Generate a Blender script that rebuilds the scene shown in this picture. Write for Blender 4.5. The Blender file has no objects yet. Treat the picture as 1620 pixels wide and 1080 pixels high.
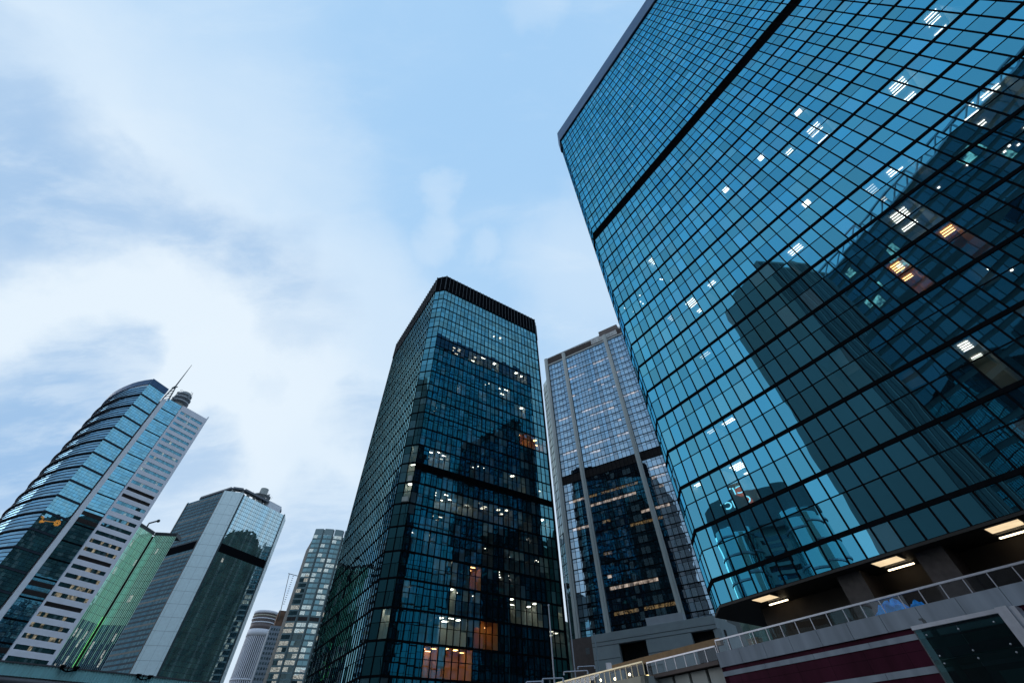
import bpy, math, random
from mathutils import Vector, Matrix
random.seed(7)
R = math.radians
C = bpy.context.scene.collection
# ------------------------------------------------------------------ camera frame (eye is 6 m above the street)
FPX, CX, CY, EYE = 645.0, 810.0, 540.0, 6.0
_z = Vector((-20/FPX, 600/FPX, -1)).normalized()
_f = Vector((0, 0, -1)); _y = (_f - _z*_f.dot(_z)).normalized(); _x = _y.cross(_z)
def ray(px, py):
    v = Vector(((px-CX)/FPX, -(py-CY)/FPX, -1)); return Vector((v.dot(_x), v.dot(_y), v.dot(_z)))
def pix(p):
    q = Vector((p[0], p[1], p[2]-EYE)); c = _x*q[0] + _y*q[1] + _z*q[2]
    if c[2] >= -1e-3: return None
    return CX+FPX*c[0]/-c[2], CY-FPX*c[1]/-c[2]
def azel(px, py):
    r = ray(px, py); return math.degrees(math.atan2(r[0], r[1])), r[2]/math.hypot(r[0], r[1])
def u(a): return Vector((math.sin(R(a)), math.cos(R(a))))
def pt(px, py, D):
    a, t = azel(px, py); p = u(a)*D; return Vector((p[0], p[1], EYE+t*D))
def hit2(p, d, q, e):
    det = -d[0]*e[1] + d[1]*e[0]; w = q-p
    return (-w[0]*e[1] + w[1]*e[0])/det, (d[0]*w[1]-d[1]*w[0])/det
# ------------------------------------------------------------------ materials
MATS = {}
def newmat(name):
    m = bpy.data.materials.new(name); m.use_nodes = True
    nt = m.node_tree; nt.nodes.clear(); MATS[name] = m
    return m, nt, nt.nodes, nt.links
def N(nt, typ, **kw):
    n = nt.nodes.new(typ)
    for k, v in kw.items(): setattr(n, k, v)
    return n
def surf(name, col, rough=.7, metal=0., var=.12, scale=1.5, bump=0., spec=.3, streak=False):
    m, nt, nd, ln = newmat(name)
    o = N(nt, 'ShaderNodeOutputMaterial'); b = N(nt, 'ShaderNodeBsdfPrincipled')
    g = N(nt, 'ShaderNodeNewGeometry'); no = N(nt, 'ShaderNodeTexNoise'); no.inputs['Scale'].default_value = scale
    no.inputs['Detail'].default_value = 6
    mp = N(nt, 'ShaderNodeMapping')
    if streak: mp.inputs['Scale'].default_value = (1, 1, .12)
    ln.new(g.outputs['Position'], mp.inputs['Vector']); ln.new(mp.outputs['Vector'], no.inputs['Vector'])
    r = N(nt, 'ShaderNodeMapRange'); r.inputs['From Min'].default_value = .3; r.inputs['From Max'].default_value = .7
    r.inputs['To Min'].default_value = 1-var; r.inputs['To Max'].default_value = 1+var
    ln.new(no.outputs['Fac'], r.inputs['Value'])
    ri = N(nt, 'ShaderNodeMapRange'); ri.inputs['To Min'].default_value = 1-var*.6; ri.inputs['To Max'].default_value = 1+var*.6
    ln.new(g.outputs['Random Per Island'], ri.inputs['Value'])
    mu = N(nt, 'ShaderNodeMath', operation='MULTIPLY'); ln.new(r.outputs[0], mu.inputs[0]); ln.new(ri.outputs[0], mu.inputs[1])
    vm = N(nt, 'ShaderNodeVectorMath', operation='SCALE'); vm.inputs[0].default_value = col; ln.new(mu.outputs[0], vm.inputs['Scale'])
    ln.new(vm.outputs[0], b.inputs['Base Color'])
    b.inputs['Roughness'].default_value = rough; b.inputs['Metallic'].default_value = metal
    b.inputs['Specular IOR Level'].default_value = spec
    if bump:
        bp = N(nt, 'ShaderNodeBump'); bp.inputs['Strength'].default_value = bump; bp.inputs['Distance'].default_value = .02
        ln.new(no.outputs['Fac'], bp.inputs['Height']); ln.new(bp.outputs[0], b.inputs['Normal'])
    ln.new(b.outputs[0], o.inputs['Surface']); return m
def glass(name, tn, tg, body, wob=.008, wscale=.35, clear=None, power=3.0, rv=.25, blind=(.05,.075,.085), blind_at=.8, rough=.004):
    """coated curtain-wall glass: tinted mirror (tn head-on, tg at grazing) over a dark body, or over a clear pane"""
    m, nt, nd, ln = newmat(name)
    o = N(nt, 'ShaderNodeOutputMaterial'); g = N(nt, 'ShaderNodeNewGeometry')
    no = N(nt, 'ShaderNodeTexNoise'); no.inputs['Scale'].default_value = wscale; no.inputs['Detail'].default_value = 1.5
    off = N(nt, 'ShaderNodeVectorMath', operation='SCALE'); off.inputs[0].default_value = (31, 17, 23); ln.new(g.outputs['Random Per Island'], off.inputs['Scale'])
    ad = N(nt, 'ShaderNodeVectorMath', operation='ADD'); ln.new(g.outputs['Position'], ad.inputs[0]); ln.new(off.outputs[0], ad.inputs[1])
    ln.new(ad.outputs[0], no.inputs['Vector'])
    bp = N(nt, 'ShaderNodeBump'); bp.inputs['Strength'].default_value = 1.0; bp.inputs['Distance'].default_value = wob
    ln.new(no.outputs['Fac'], bp.inputs['Height'])
    lw = N(nt, 'ShaderNodeLayerWeight'); lw.inputs['Blend'].default_value = .5
    pw = N(nt, 'ShaderNodeMath', operation='POWER'); pw.inputs[1].default_value = power; ln.new(lw.outputs['Facing'], pw.inputs[0])
    mx = N(nt, 'ShaderNodeMix', data_type='RGBA'); mx.inputs['A'].default_value = (*tn, 1); mx.inputs['B'].default_value = (*tg, 1)
    ln.new(pw.outputs[0], mx.inputs['Factor'])
    wn = N(nt, 'ShaderNodeTexWhiteNoise', noise_dimensions='1D'); ln.new(g.outputs['Random Per Island'], wn.inputs['W'])
    r = N(nt, 'ShaderNodeMapRange'); r.inputs['To Min'].default_value = 1-rv; r.inputs['To Max'].default_value = 1+rv*.4
    ln.new(wn.outputs['Value'], r.inputs['Value'])
    vm = N(nt, 'ShaderNodeVectorMath', operation='SCALE'); ln.new(mx.outputs['Result'], vm.inputs[0]); ln.new(r.outputs[0], vm.inputs['Scale'])
    w2 = N(nt, 'ShaderNodeMath', operation='MULTIPLY'); w2.inputs[1].default_value = 7.31; ln.new(g.outputs['Random Per Island'], w2.inputs[0])
    wn2 = N(nt, 'ShaderNodeTexWhiteNoise', noise_dimensions='1D'); ln.new(w2.outputs[0], wn2.inputs['W'])
    hm = N(nt, 'ShaderNodeMix', data_type='RGBA'); hm.inputs['A'].default_value = (.94,1,1.06,1); hm.inputs['B'].default_value = (1.16,.95,.88,1); ln.new(wn2.outputs['Value'], hm.inputs['Factor'])
    vv = N(nt, 'ShaderNodeVectorMath', operation='MULTIPLY'); ln.new(vm.outputs[0], vv.inputs[0]); ln.new(hm.outputs['Result'], vv.inputs[1])
    gl = N(nt, 'ShaderNodeBsdfGlossy'); gl.inputs['Roughness'].default_value = rough
    ln.new(vv.outputs[0], gl.inputs['Color']); ln.new(bp.outputs[0], gl.inputs['Normal'])
    if clear is None:
        d = N(nt, 'ShaderNodeBsdfDiffuse')
        gt = N(nt, 'ShaderNodeMath', operation='GREATER_THAN'); gt.inputs[1].default_value = blind_at; ln.new(g.outputs['Random Per Island'], gt.inputs[0])
        bm = N(nt, 'ShaderNodeMix', data_type='RGBA'); bm.inputs['A'].default_value = (*body, 1); bm.inputs['B'].default_value = (*blind, 1)
        ln.new(gt.outputs[0], bm.inputs['Factor']); ln.new(bm.outputs['Result'], d.inputs['Color'])
    else:
        d = N(nt, 'ShaderNodeBsdfTransparent'); d.inputs['Color'].default_value = (*clear, 1)
    a = N(nt, 'ShaderNodeAddShader'); ln.new(gl.outputs[0], a.inputs[0]); ln.new(d.outputs[0], a.inputs[1])
    ln.new(a.outputs[0], o.inputs['Surface']); return m
def emit(name, col, st, var=0., scale=3., base=(.02,.02,.02)):
    m, nt, nd, ln = newmat(name)
    o = N(nt, 'ShaderNodeOutputMaterial'); e = N(nt, 'ShaderNodeBsdfPrincipled')
    e.inputs['Base Color'].default_value = (*base, 1); e.inputs['Emission Color'].default_value = (*col, 1); e.inputs['Emission Strength'].default_value = st
    e.inputs['Roughness'].default_value = .3
    if var:
        g = N(nt, 'ShaderNodeNewGeometry'); no = N(nt, 'ShaderNodeTexNoise'); no.inputs['Scale'].default_value = scale; no.inputs['Detail'].default_value = 3
        ln.new(g.outputs['Position'], no.inputs['Vector'])
        r = N(nt, 'ShaderNodeMapRange'); r.inputs['From Min'].default_value = .42; r.inputs['From Max'].default_value = .68
        r.inputs['To Min'].default_value = st*(1-var); r.inputs['To Max'].default_value = st*(1+var); ln.new(no.outputs['Fac'], r.inputs['Value'])
        wn = N(nt, 'ShaderNodeMapRange'); wn.inputs['To Min'].default_value = .35; wn.inputs['To Max'].default_value = 1.2; ln.new(g.outputs['Random Per Island'], wn.inputs['Value'])
        mu = N(nt, 'ShaderNodeMath', operation='MULTIPLY'); ln.new(r.outputs[0], mu.inputs[0]); ln.new(wn.outputs[0], mu.inputs[1])
        ln.new(mu.outputs[0], e.inputs['Emission Strength'])
    ln.new(e.outputs[0], o.inputs['Surface']); return m
def litglass(name, tn, tg, col, st, scale=1.2, var=.9):
    """distant window with the lamps on: mirror coat over an uneven lit interior"""
    m = glass(name, tn, tg, (.01,.01,.01)); nt = m.node_tree
    out = [n for n in nt.nodes if n.type == 'OUTPUT_MATERIAL'][0]; src = out.inputs['Surface'].links[0].from_socket
    g = N(nt, 'ShaderNodeNewGeometry'); no = N(nt, 'ShaderNodeTexNoise'); no.inputs['Scale'].default_value = scale; no.inputs['Detail'].default_value = 3
    nt.links.new(g.outputs['Position'], no.inputs['Vector'])
    r = N(nt, 'ShaderNodeMapRange'); r.inputs['From Min'].default_value = .4; r.inputs['From Max'].default_value = .66
    r.inputs['To Min'].default_value = st*(1-var); r.inputs['To Max'].default_value = st*(1+var); nt.links.new(no.outputs['Fac'], r.inputs['Value'])
    e = N(nt, 'ShaderNodeEmission'); e.inputs['Color'].default_value = (*col, 1); nt.links.new(r.outputs[0], e.inputs['Strength'])
    a = N(nt, 'ShaderNodeAddShader'); nt.links.new(src, a.inputs[0]); nt.links.new(e.outputs[0], a.inputs[1]); nt.links.new(a.outputs[0], out.inputs['Surface'])
    return m
black = surf('black_frame', (.006,.007,.009), .6, 0, .2, 2, spec=0)
blackrib = surf('black_cladding', (.007,.008,.010), .6, 0, .3, 1, spec=0)
parapet_m = surf('sky_tint_parapet', (.07,.135,.25), .45, 0, .12, .4, spec=.08)  # blue of the reflected sky put into a black parapet's colour
TN_R, TG_R = (.085,.37,.50), (.025,.28,.48)
g_right = glass('teal_mirror_glass', TN_R, TG_R, (.004,.012,.018), .011, .25, power=4, rv=.22)
g_right_clear = glass('teal_mirror_glass_clear', TN_R, TG_R, (0,0,0), .011, .25, clear=(.25,.28,.28), power=4, rv=.15)
TN_C, TG_C = (.018,.15,.19), (.24,.50,.58)  # low head-on tint darkens the lower front, standing in for dark reflections
g_cen = glass('dark_teal_glass', TN_C, TG_C, (.004,.009,.012), .005, .4, power=1.15, rv=.3)
g_cen_clear = glass('dark_teal_glass_clear', TN_C, TG_C, (0,0,0), .005, .4, clear=(.66,.68,.62), power=1.15, rv=.15)
g_t3 = glass('blue_hotel_glass', (.25,.38,.48), (.47,.56,.63), (.006,.01,.014), .006, .5, rv=.4)
g_t3_lit = litglass('blue_hotel_glass_lit', (.25,.38,.48), (.47,.56,.63), (1,.80,.66), .30, .9, .75)
g_t3_gold = litglass('blue_hotel_glass_gold', (.25,.38,.48), (.47,.56,.63), (1,.66,.28), .10, 2.6, .98)
g_t3_side = glass('grey_green_glass', (.20,.29,.31), (.45,.52,.55), (.01,.02,.02), .004, .5)
g_l1 = glass('pale_blue_glass', (.16,.42,.55), (.50,.72,.84), (.01,.02,.03), .004, .3, rv=.2)
g_l1_curve = glass('steel_blue_glass', (.13,.29,.42), (.20,.35,.48), (.01,.02,.03), .004, .2, rv=.2)
g_l1_row = glass('ribbon_glass', (.09,.25,.33), (.30,.45,.52), (.01,.02,.025), .004, .3)
g_l1_lit = litglass('ribbon_glass_lit', (.09,.22,.28), (.25,.4,.45), (1,.86,.6), .16, .9)
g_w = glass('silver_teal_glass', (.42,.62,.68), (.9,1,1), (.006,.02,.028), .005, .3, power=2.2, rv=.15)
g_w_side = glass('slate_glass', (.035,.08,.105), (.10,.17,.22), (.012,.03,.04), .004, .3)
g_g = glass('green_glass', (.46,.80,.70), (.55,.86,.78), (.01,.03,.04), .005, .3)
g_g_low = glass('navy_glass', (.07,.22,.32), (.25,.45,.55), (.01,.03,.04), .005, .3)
g_lit_cool = litglass('office_glass_lit', (.1,.22,.26), (.3,.45,.5), (.97,1,.92), .34, 2.6)
g_n = glass('office_glass_green', (.13,.24,.27), (.40,.52,.56), (.015,.03,.035), .004, .3)
g_far = glass('distant_glass', (.2,.3,.36), (.4,.5,.6), (.02,.03,.04), .004, .2)
g_citic = glass('turquoise_glass', (.45,.75,.75), (.6,.85,.9), (.05,.10,.10), .01, .15)
g_refl = glass('smoked_glass', (.06,.12,.15), (.15,.25,.3), (.006,.012,.014), .005, .3)
g_refl_lit = litglass('smoked_glass_lit', (.06,.12,.15), (.15,.25,.3), (1,.9,.7), .7, .8)
g_rail = glass('railing_glass', (.03,.035,.04), (.22,.25,.28), (0,0,0), .0, .3, clear=(.86,.88,.88), power=4)
g_box = glass('entrance_glass', (.018,.035,.04), (.12,.18,.2), (0,0,0), .004, .3, clear=(.22,.36,.36), power=4)
stone_grey = surf('pale_stone', (.215,.25,.30), .75, 0, .20, 1.6, .4, streak=True)
white_clad = surf('lavender_white_cladding', (.76,.76,.84), .5, 0, .05, .3)
fin_grey = surf('light_grey_fin', (.74,.77,.84), .5, 0, .06, .5)
pilaster = surf('pale_blue_grey_tiles', (.73,.88,.92), .45, 0, .05, .6)
t3_pil = surf('pale_concrete_pier', (.44,.46,.45), .7, 0, .08, .5, streak=True)
podium_m = surf('grey_panel_cladding', (.30,.34,.36), .6, 0, .06, .5)
podium_hi = surf('light_panel_cladding', (.40,.42,.46), .6, 0, .06, .5)
brown_tile = surf('brown_tiles', (.10,.075,.07), .7, 0, .12, 1.2)
brown_louv = surf('brown_louvre', (.13,.10,.09), .6, .2, .2, 1)
dark_louv = surf('dark_brown_louvre', (.030,.024,.024), .6, .2, .2, 1)
maroon = surf('maroon_cladding', (.048,.009,.022), .6, 0, .28, 1.3, .2, spec=.05, streak=True)
granite = surf('dark_granite', (.050,.042,.042), .45, 0, .3, 2.5, .1)
basewall = surf('brown_base_wall', (.045,.035,.028), .6, 0, .2, 1.0)
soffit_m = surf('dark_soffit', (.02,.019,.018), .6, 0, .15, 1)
steel = surf('brushed_steel', (.52,.52,.58), .35, .6, .08, 4)
steel_dark = surf('dark_steel', (.10,.11,.12), .5, .5, .15, 3)
timber = surf('brown_timber', (.22,.13,.06), .6, 0, .15, 2)
conc = surf('grey_concrete', (.36,.38,.37), .8, 0, .10, .7, streak=True)
conc_dark = surf('dark_concrete', (.12,.13,.13), .8, 0, .15, .7)
warm_conc = surf('buff_concrete', (.42,.38,.30), .8, 0, .10, 1.2)
teal_sheet = surf('teal_corrugated_sheet', (.40,.76,.79), .45, .1, .10, .7)
grey_beam = surf('grey_gutter', (.12,.12,.13), .5, .2, .1, 2)
tarp_m = surf('blue_tarpaulin', (.004,.30,.80), .4, 0, .25, 3, .6)
room_wall = surf('office_wall', (.44,.46,.42), .8, 0, .05, 1)
room_warm = surf('warm_office_wall', (.62,.38,.18), .8, 0, .05, 1)
blind_m = surf('roller_blind_cloth', (.42,.42,.40), .9, 0, .05, 2)
room_dim = surf('dim_office_wall', (.20,.21,.21), .8, 0, .15, 2)
e_cool = emit('office_light_cool', (1,.97,.90), 7)
e_warm = emit('office_light_warm', (1,.60,.24), 9.0)
e_dim = emit('office_light_soft', (1,.93,.8), 2.4)
e_tube = emit('tube_light', (1,.80,.52), 5)
e_panel = emit('luminaire_panel', (1,.76,.46), 1.15, .12, 1.0)
e_led = emit('green_led', (.25,1,.26), 1.1)
e_ledsoft = emit('soft_green_led', (.5,.95,.76), .17, base=(.4,.6,.52))
e_gold = emit('gold_sign_light', (1,.42,.06), .5)
e_bulb = emit('globe_bulb', (1,.85,.55), 14)
e_sign = emit('white_sign_light', (1,1,1), 2.5)
e_red = emit('red_sign_light', (1,.08,.05), 2.0)
e_pink = emit('magenta_sign_light', (1,.05,.5), 1.2)
e_yellow = emit('rail_wash_light', (1,.75,.32), 3)
hill_m = surf('wooded_hill', (.035,.055,.045), .9, 0, .45, .03, .5, spec=.05)
ground_m = surf('asphalt', (.05,.05,.05), .85, 0, .2, .5)
lime = surf('lime_green_cladding', (.30,.42,.14), .7)
mesh_brown = surf('scaffold_netting', (.16,.09,.06), .9, 0, .4, .2)
# ------------------------------------------------------------------ mesh helpers
class Face:
    """a vertical facade: starts at p, runs along heading h for L metres, outside lies to the left of the heading"""
    def __init__(s, p, h, L): s.p = Vector(p); s.h = h; s.d = u(h); s.n = u(h-90); s.L = L
    def at(s, a, z, o=0.): q = s.p + s.d*a + s.n*o; return (q[0], q[1], z)
    def end(s): return s.p + s.d*s.L
    def locate(s, px, py):
        r = ray(px, py); a, k = hit2(s.p, s.d, Vector((0, 0)), Vector((r[0], r[1]))); return a, EYE + r[2]*k
class MB:
    def __init__(s): s.v = []; s.f = []; s.m = []
    def quad(s, a, b, c, d, mi=0):
        i = len(s.v); s.v += [a, b, c, d]; s.f.append((i, i+1, i+2, i+3)); s.m.append(mi)
    def poly(s, pts, mi=0):
        i = len(s.v); s.v += list(pts); s.f.append(tuple(range(i, i+len(pts)))); s.m.append(mi)
    def hexa(s, P, mi=0):
        i = len(s.v); s.v += list(P)
        for q in ((0,3,2,1),(4,5,6,7),(0,1,5,4),(1,2,6,5),(2,3,7,6),(3,0,4,7)): s.f.append(tuple(i+k for k in q)); s.m.append(mi)
    def fbox(s, F, a0, a1, z0, z1, o0, o1, mi=0):
        s.hexa([F.at(a0,z0,o0), F.at(a1,z0,o0), F.at(a1,z0,o1), F.at(a0,z0,o1), F.at(a0,z1,o0), F.at(a1,z1,o0), F.at(a1,z1,o1), F.at(a0,z1,o1)], mi)
    def pane(s, F, a0, a1, z0, z1, o=0., tilt=.004, mi=0):
        ta, tz = random.gauss(0, tilt), random.gauss(0, tilt); am, zm = (a0+a1)/2, (z0+z1)/2
        s.quad(*[F.at(a, z, o+ta*(a-am)+tz*(z-zm)) for a, z in ((a0,z0),(a0,z1),(a1,z1),(a1,z0))][::-1], mi)
    def prism(s, pts, z0, z1, mi=0, top=True, bot=True):
        n = len(pts); i = len(s.v)
        s.v += [(p[0],p[1],z0) for p in pts] + [(p[0],p[1],z1) for p in pts]
        for k in range(n): s.f.append((i+k, i+(k+1)%n, i+n+(k+1)%n, i+n+k)); s.m.append(mi)
        if top: s.f.append(tuple(range(i+n, i+2*n))); s.m.append(mi)
        if bot: s.f.append(tuple(range(i+n-1, i-1, -1))); s.m.append(mi)
    def tube(s, pts, r, seg=8, mi=0):
        pts = [Vector(p) for p in pts]; rs = r if isinstance(r, (list, tuple)) else [r]*len(pts); base = len(s.v)
        for k, p in enumerate(pts):
            t = (pts[min(k+1, len(pts)-1)]-pts[max(k-1, 0)]).normalized()
            a = t.cross(Vector((0,0,1)));  a = a.normalized() if a.length > 1e-3 else Vector((1,0,0)); b = t.cross(a)
            for j in range(seg):
                w = 2*math.pi*j/seg; s.v.append(tuple(p + (a*math.cos(w)+b*math.sin(w))*rs[k]))
        for k in range(len(pts)-1):
            for j in range(seg):
                q = base+k*seg; s.f.append((q+j, q+(j+1)%seg, q+seg+(j+1)%seg, q+seg+j)); s.m.append(mi)
        s.f.append(tuple(base+j for j in range(seg))[::-1]); s.m.append(mi)
        s.f.append(tuple(base+(len(pts)-1)*seg+j for j in range(seg))); s.m.append(mi)
    def lathe(s, c, prof, seg=32, mi=0, a0=0, a1=360):
        base = len(s.v); full = abs(a1-a0) >= 360; n = seg if full else seg+1
        for r, z in prof:
            for j in range(n): w = R(a0+(a1-a0)*j/seg); s.v.append((c[0]+r*math.sin(w), c[1]+r*math.cos(w), z))
        for k in range(len(prof)-1):
            for j in range(seg):
                q = base+k*n; s.f.append((q+j, q+n+j, q+n+(j+1)%n, q+(j+1)%n)); s.m.append(mi)
    def sphere(s, c, r, mi=0):
        s.lathe((c[0],c[1]), [(max(.001, r*math.sin(math.pi*k/8)), c[2]-r*math.cos(math.pi*k/8)) for k in range(9)], 12, mi)
    def build(s, name, mats, parent=None, smooth=False):
        if not s.v: return None
        org = WORLD.get(parent.name, Vector((0,0,0))) if parent else Vector((0,0,0))
        me = bpy.data.meshes.new(name)
        me.from_pydata([(v[0]-org[0], v[1]-org[1], v[2]-org[2]) for v in s.v], [], s.f)
        for m in (mats if isinstance(mats, (list, tuple)) else [mats]): me.materials.append(m)
        if isinstance(mats, (list, tuple)) and len(mats) > 1: me.polygons.foreach_set('material_index', s.m)
        if smooth: me.polygons.foreach_set('use_smooth', [True]*len(me.polygons))
        me.update(); o = bpy.data.objects.new(name, me); C.objects.link(o)
        if parent: o.parent = parent; WORLD[o.name] = org
        return o
WORLD = {}
def thing(name, label, cat, loc, group=None):
    o = bpy.data.objects.new(name, None); C.objects.link(o); o.location = (loc[0], loc[1], loc[2] if len(loc) > 2 else 0)
    o.empty_display_size = .5; o['label'] = label; o['category'] = cat
    if group: o['group'] = group
    WORLD[o.name] = Vector(o.location); return o
def tag(o, label, cat, group=None):
    o['label'] = label; o['category'] = cat
    if group: o['group'] = group
    return o
def chain(p, h, lens, turns):
    """footprint: facades one after another, turning right by each angle"""
    out = []; p = Vector(p)
    for L, t in zip(lens, turns):
        f = Face(p, h, L); out.append(f); p = f.end(); h += t
    return out
def octa(p, h, L1, L2, c): return chain(p, h, [L1, c, L2, c, L1, c, L2, c], [45]*8)
def area(F, a0, a1, z0, z1):
    P = [pix(F.at(a, z)) for a, z in ((a0,z0),(a1,z0),(a1,z1),(a0,z1))]
    if any(p is None for p in P): return 0
    if (F.p - Vector((0,0))).dot(F.n) > 0: return 0
    cx = sum(p[0] for p in P)/4; cy = sum(p[1] for p in P)/4
    if not (0 < cx < 1620 and 0 < cy < 1075): return 0
    return abs(sum(P[i][0]*P[(i+1)%4][1]-P[(i+1)%4][0]*P[i][1] for i in range(4)))/2
# ------------------------------------------------------------------ curtain-wall tower used for the two big black-framed towers
def room(F, a0, a1, z0, z1, depth, kind, parent, style='mixed'):
    w = {'cool': room_wall, 'warm': room_warm, 'dim': room_dim, 'spot': room_dim, 'panel': room_dim, 'dimwarm': room_warm}[kind]
    e = {'cool': e_cool, 'warm': e_warm, 'dim': e_dim, 'spot': e_cool, 'panel': e_cool, 'dimwarm': e_dim}[kind]
    b = MB(); i0 = -.06
    b.quad(F.at(a0,z0,-depth), F.at(a1,z0,-depth), F.at(a1,z1,-depth), F.at(a0,z1,-depth))
    b.quad(F.at(a0,z1,i0), F.at(a0,z1,-depth), F.at(a1,z1,-depth), F.at(a1,z1,i0))
    b.quad(F.at(a0,z0,i0), F.at(a1,z0,i0), F.at(a1,z0,-depth), F.at(a0,z0,-depth))
    b.quad(F.at(a0,z0,i0), F.at(a0,z0,-depth), F.at(a0,z1,-depth), F.at(a0,z1,i0))
    b.quad(F.at(a1,z0,i0), F.at(a1,z1,i0), F.at(a1,z1,-depth), F.at(a1,z0,-depth))
    # furniture against the back of the room: cabinets and desks
    a = a0+.15
    while a < a1-.5:
        wdt = random.uniform(.4, 1.1)
        if random.random() < .55: b.fbox(F, a, min(a+wdt, a1-.1), z0+.01, z0+random.uniform(.7, 1.5), -depth+.02, -depth+random.uniform(.4, 1.8))
        a += wdt+random.uniform(.1, .6)
    r = b.build('office_room', w, parent)
    l = MB(); n = max(1, round((a1-a0)/1.6)); bw = (a1-a0)/n; L = min(1.15, bw*.7)
    if kind in ('spot', 'dim') or style == 'tubes' : skip = .1
    else: skip = .16
    made = False
    for i in range(n):
        am = a0+(i+.5)*bw + random.uniform(-.15, .15)*min(1, bw)
        if random.random() < skip and (made or i < n-1): continue
        made = True
        if kind == 'spot':
            for _ in range(random.choice((1, 2, 2, 3))):
                x = am+random.uniform(-.4, .4)*bw; o = -random.uniform(.5, depth-.6); l.fbox(F, x-.07, x+.07, z1-.05, z1-.02, o-.07, o+.07)
        elif kind == 'panel' or (style == 'mixed' and random.random() < .4):
            o = -random.uniform(.6, min(1.6, depth-.6)); l.fbox(F, am-.3, am+.3, z1-.06, z1-.02, o-.3, o+.3)
            if depth > 3 and random.random() < .6: l.fbox(F, am-.3, am+.3, z1-.06, z1-.02, -3.2, -2.6)
        elif style == 'tubes':
            nq = random.choice((4, 4, 3, 2)); L2 = L*random.uniform(.7, 1); o0 = -random.uniform(.45, .7)
            for q in range(nq): l.fbox(F, am-L2/2, am+L2/2, z1-.07, z1-.03, o0-.30*q-.03, o0-.30*q+.03)
            if nq > 3 and depth > 3:
                for q in range(2): l.fbox(F, am-L2/2, am+L2/2, z1-.07, z1-.03, -2.6-.3*q-.03, -2.6-.3*q+.03)
        else:
            L2 = L*random.uniform(.5, 1)
            for q in range(random.choice((1, 2, 3))):
                o = -random.uniform(.5, depth-.4); l.fbox(F, am-L2/2, am+L2/2, z1-.07, z1-.03, o-.07, o+.07)
    l.build('ceiling_light', e, r)
    # partitions and part-drawn roller blinds
    bl = MB(); a = a0
    while a < a1-.3:
        st = min(1.07, a1-a)
        if random.random() < (.34 if style == 'mixed' else .12): bl.fbox(F, a+.04, a+st-.04, z1-random.uniform(.5, (z1-z0)*.75), z1-.02, -.16, -.15)
        a += st
    bl.build('roller_blind', blind_m, r)
    if a1-a0 > 3.5:
        pt_ = MB(); x = a0+random.uniform(.3, .7)*(a1-a0); pt_.fbox(F, x-.04, x+.04, z0+.02, z1-.08, -depth+.02, -.5); pt_.build('partition', w, r)
def curtain(root, faces, cols, z0, nst, H, big, g, gclear, lit, louv, mull=.18, band=.36, depth=4.0, skip_faces=(), tilt=.004, half=0., n_ind=100, style='mixed', proud=.035):
    wins = []; fr = MB(); lv = MB()
    litset = {}
    for fi, (px, py), n, kind in lit:
        F = faces[fi]; a, z = F.locate(px, py); bw = F.L/cols[fi]; k = math.floor((z-z0)/H); c = int(a/bw)
        for i in range(n):
            if 0 <= c-i < cols[fi] and 0 <= k < nst: litset.setdefault((fi, k, c-i), kind)
    for fi, F in enumerate(faces):
        bw = F.L/cols[fi]
        for c in range(cols[fi]+1): fr.fbox(F, c*bw-mull/2 if c else .01, c*bw+mull/2 if c < cols[fi] else F.L-.01, z0-half, z0+nst*H, -.05, proud)
        for k in range(-1 if half else 0, nst):
            zb = z0+k*H; t = zb+band/2; m = zb+big; e = zb+H-band/2; isl = (fi, k) in louv
            fr.fbox(F, .02, F.L-.02, m-.04, m+.04, -.04, .018)
            for c in range(cols[fi]):
                a0, a1 = c*bw+.02, (c+1)*bw-.02; pn = []
                if k < 0: pn.append((m, e))
                elif isl: pn.append((m, e) if isl and louv[(fi,k)] == 'low' else (t-.1, m+.5))
                else: pn += [(t-.1, m), (m, e+.1)]
                wins.append((area(F, a0, a1, pn[0][0], pn[-1][1]), F, a0, a1, pn, litset.get((fi, k, c)) if not isl and k >= 0 else None))
            if isl:
                lo, hi = (t-.02, m+.12) if louv[(fi,k)] == 'low' else (m+.5, e+.1)
                lv.fbox(F, .03, F.L-.03, lo, hi, -.10, -.02); nsl = 9
                for q in range(nsl): lv.fbox(F, .03, F.L-.03, lo+(hi-lo)*q/nsl, lo+(hi-lo)*(q+.35)/nsl, -.019, .03)
    for k in range(nst+1):
        b = MB()
        for F in faces: b.fbox(F, 0, F.L, z0+k*H-band/2, z0+k*H+band/2, -.2, .06)
        b.build('floor_band', black, root)
    fr.build('mullion_frame', black, root); lv.build('louvre_band', blackrib, root)
    wins.sort(key=lambda w: -w[0]); rest = MB()
    for i, (ar, F, a0, a1, pn, kd) in enumerate(wins):
        ind = i < n_ind and ar > 0
        b = MB() if ind else rest
        for (p0, p1) in pn: b.pane(F, a0, a1, p0, p1, 0, tilt, 1 if kd else 0)
        if ind: b.build('window', gclear if kd else g, root)
    o = rest.build('window', [g, gclear], root); o['kind'] = 'stuff'
    done = set()
    for (fi, k, c), kd in sorted(litset.items()):
        if (fi, k, c) in done or (fi, k) in louv: continue
        n = 1; done.add((fi, k, c))
        while litset.get((fi, k, c+n)) == kd and n < 8: done.add((fi, k, c+n)); n += 1
        F = faces[fi]; bw = F.L/cols[fi]
        room(F, c*bw+.03, (c+n)*bw-.03, z0+k*H+band/2-.05, z0+(k+1)*H-band/2+.05, min(depth, 1.2 if F.L < 4 else depth), kd, root, style)
AL = -34.4
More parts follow.
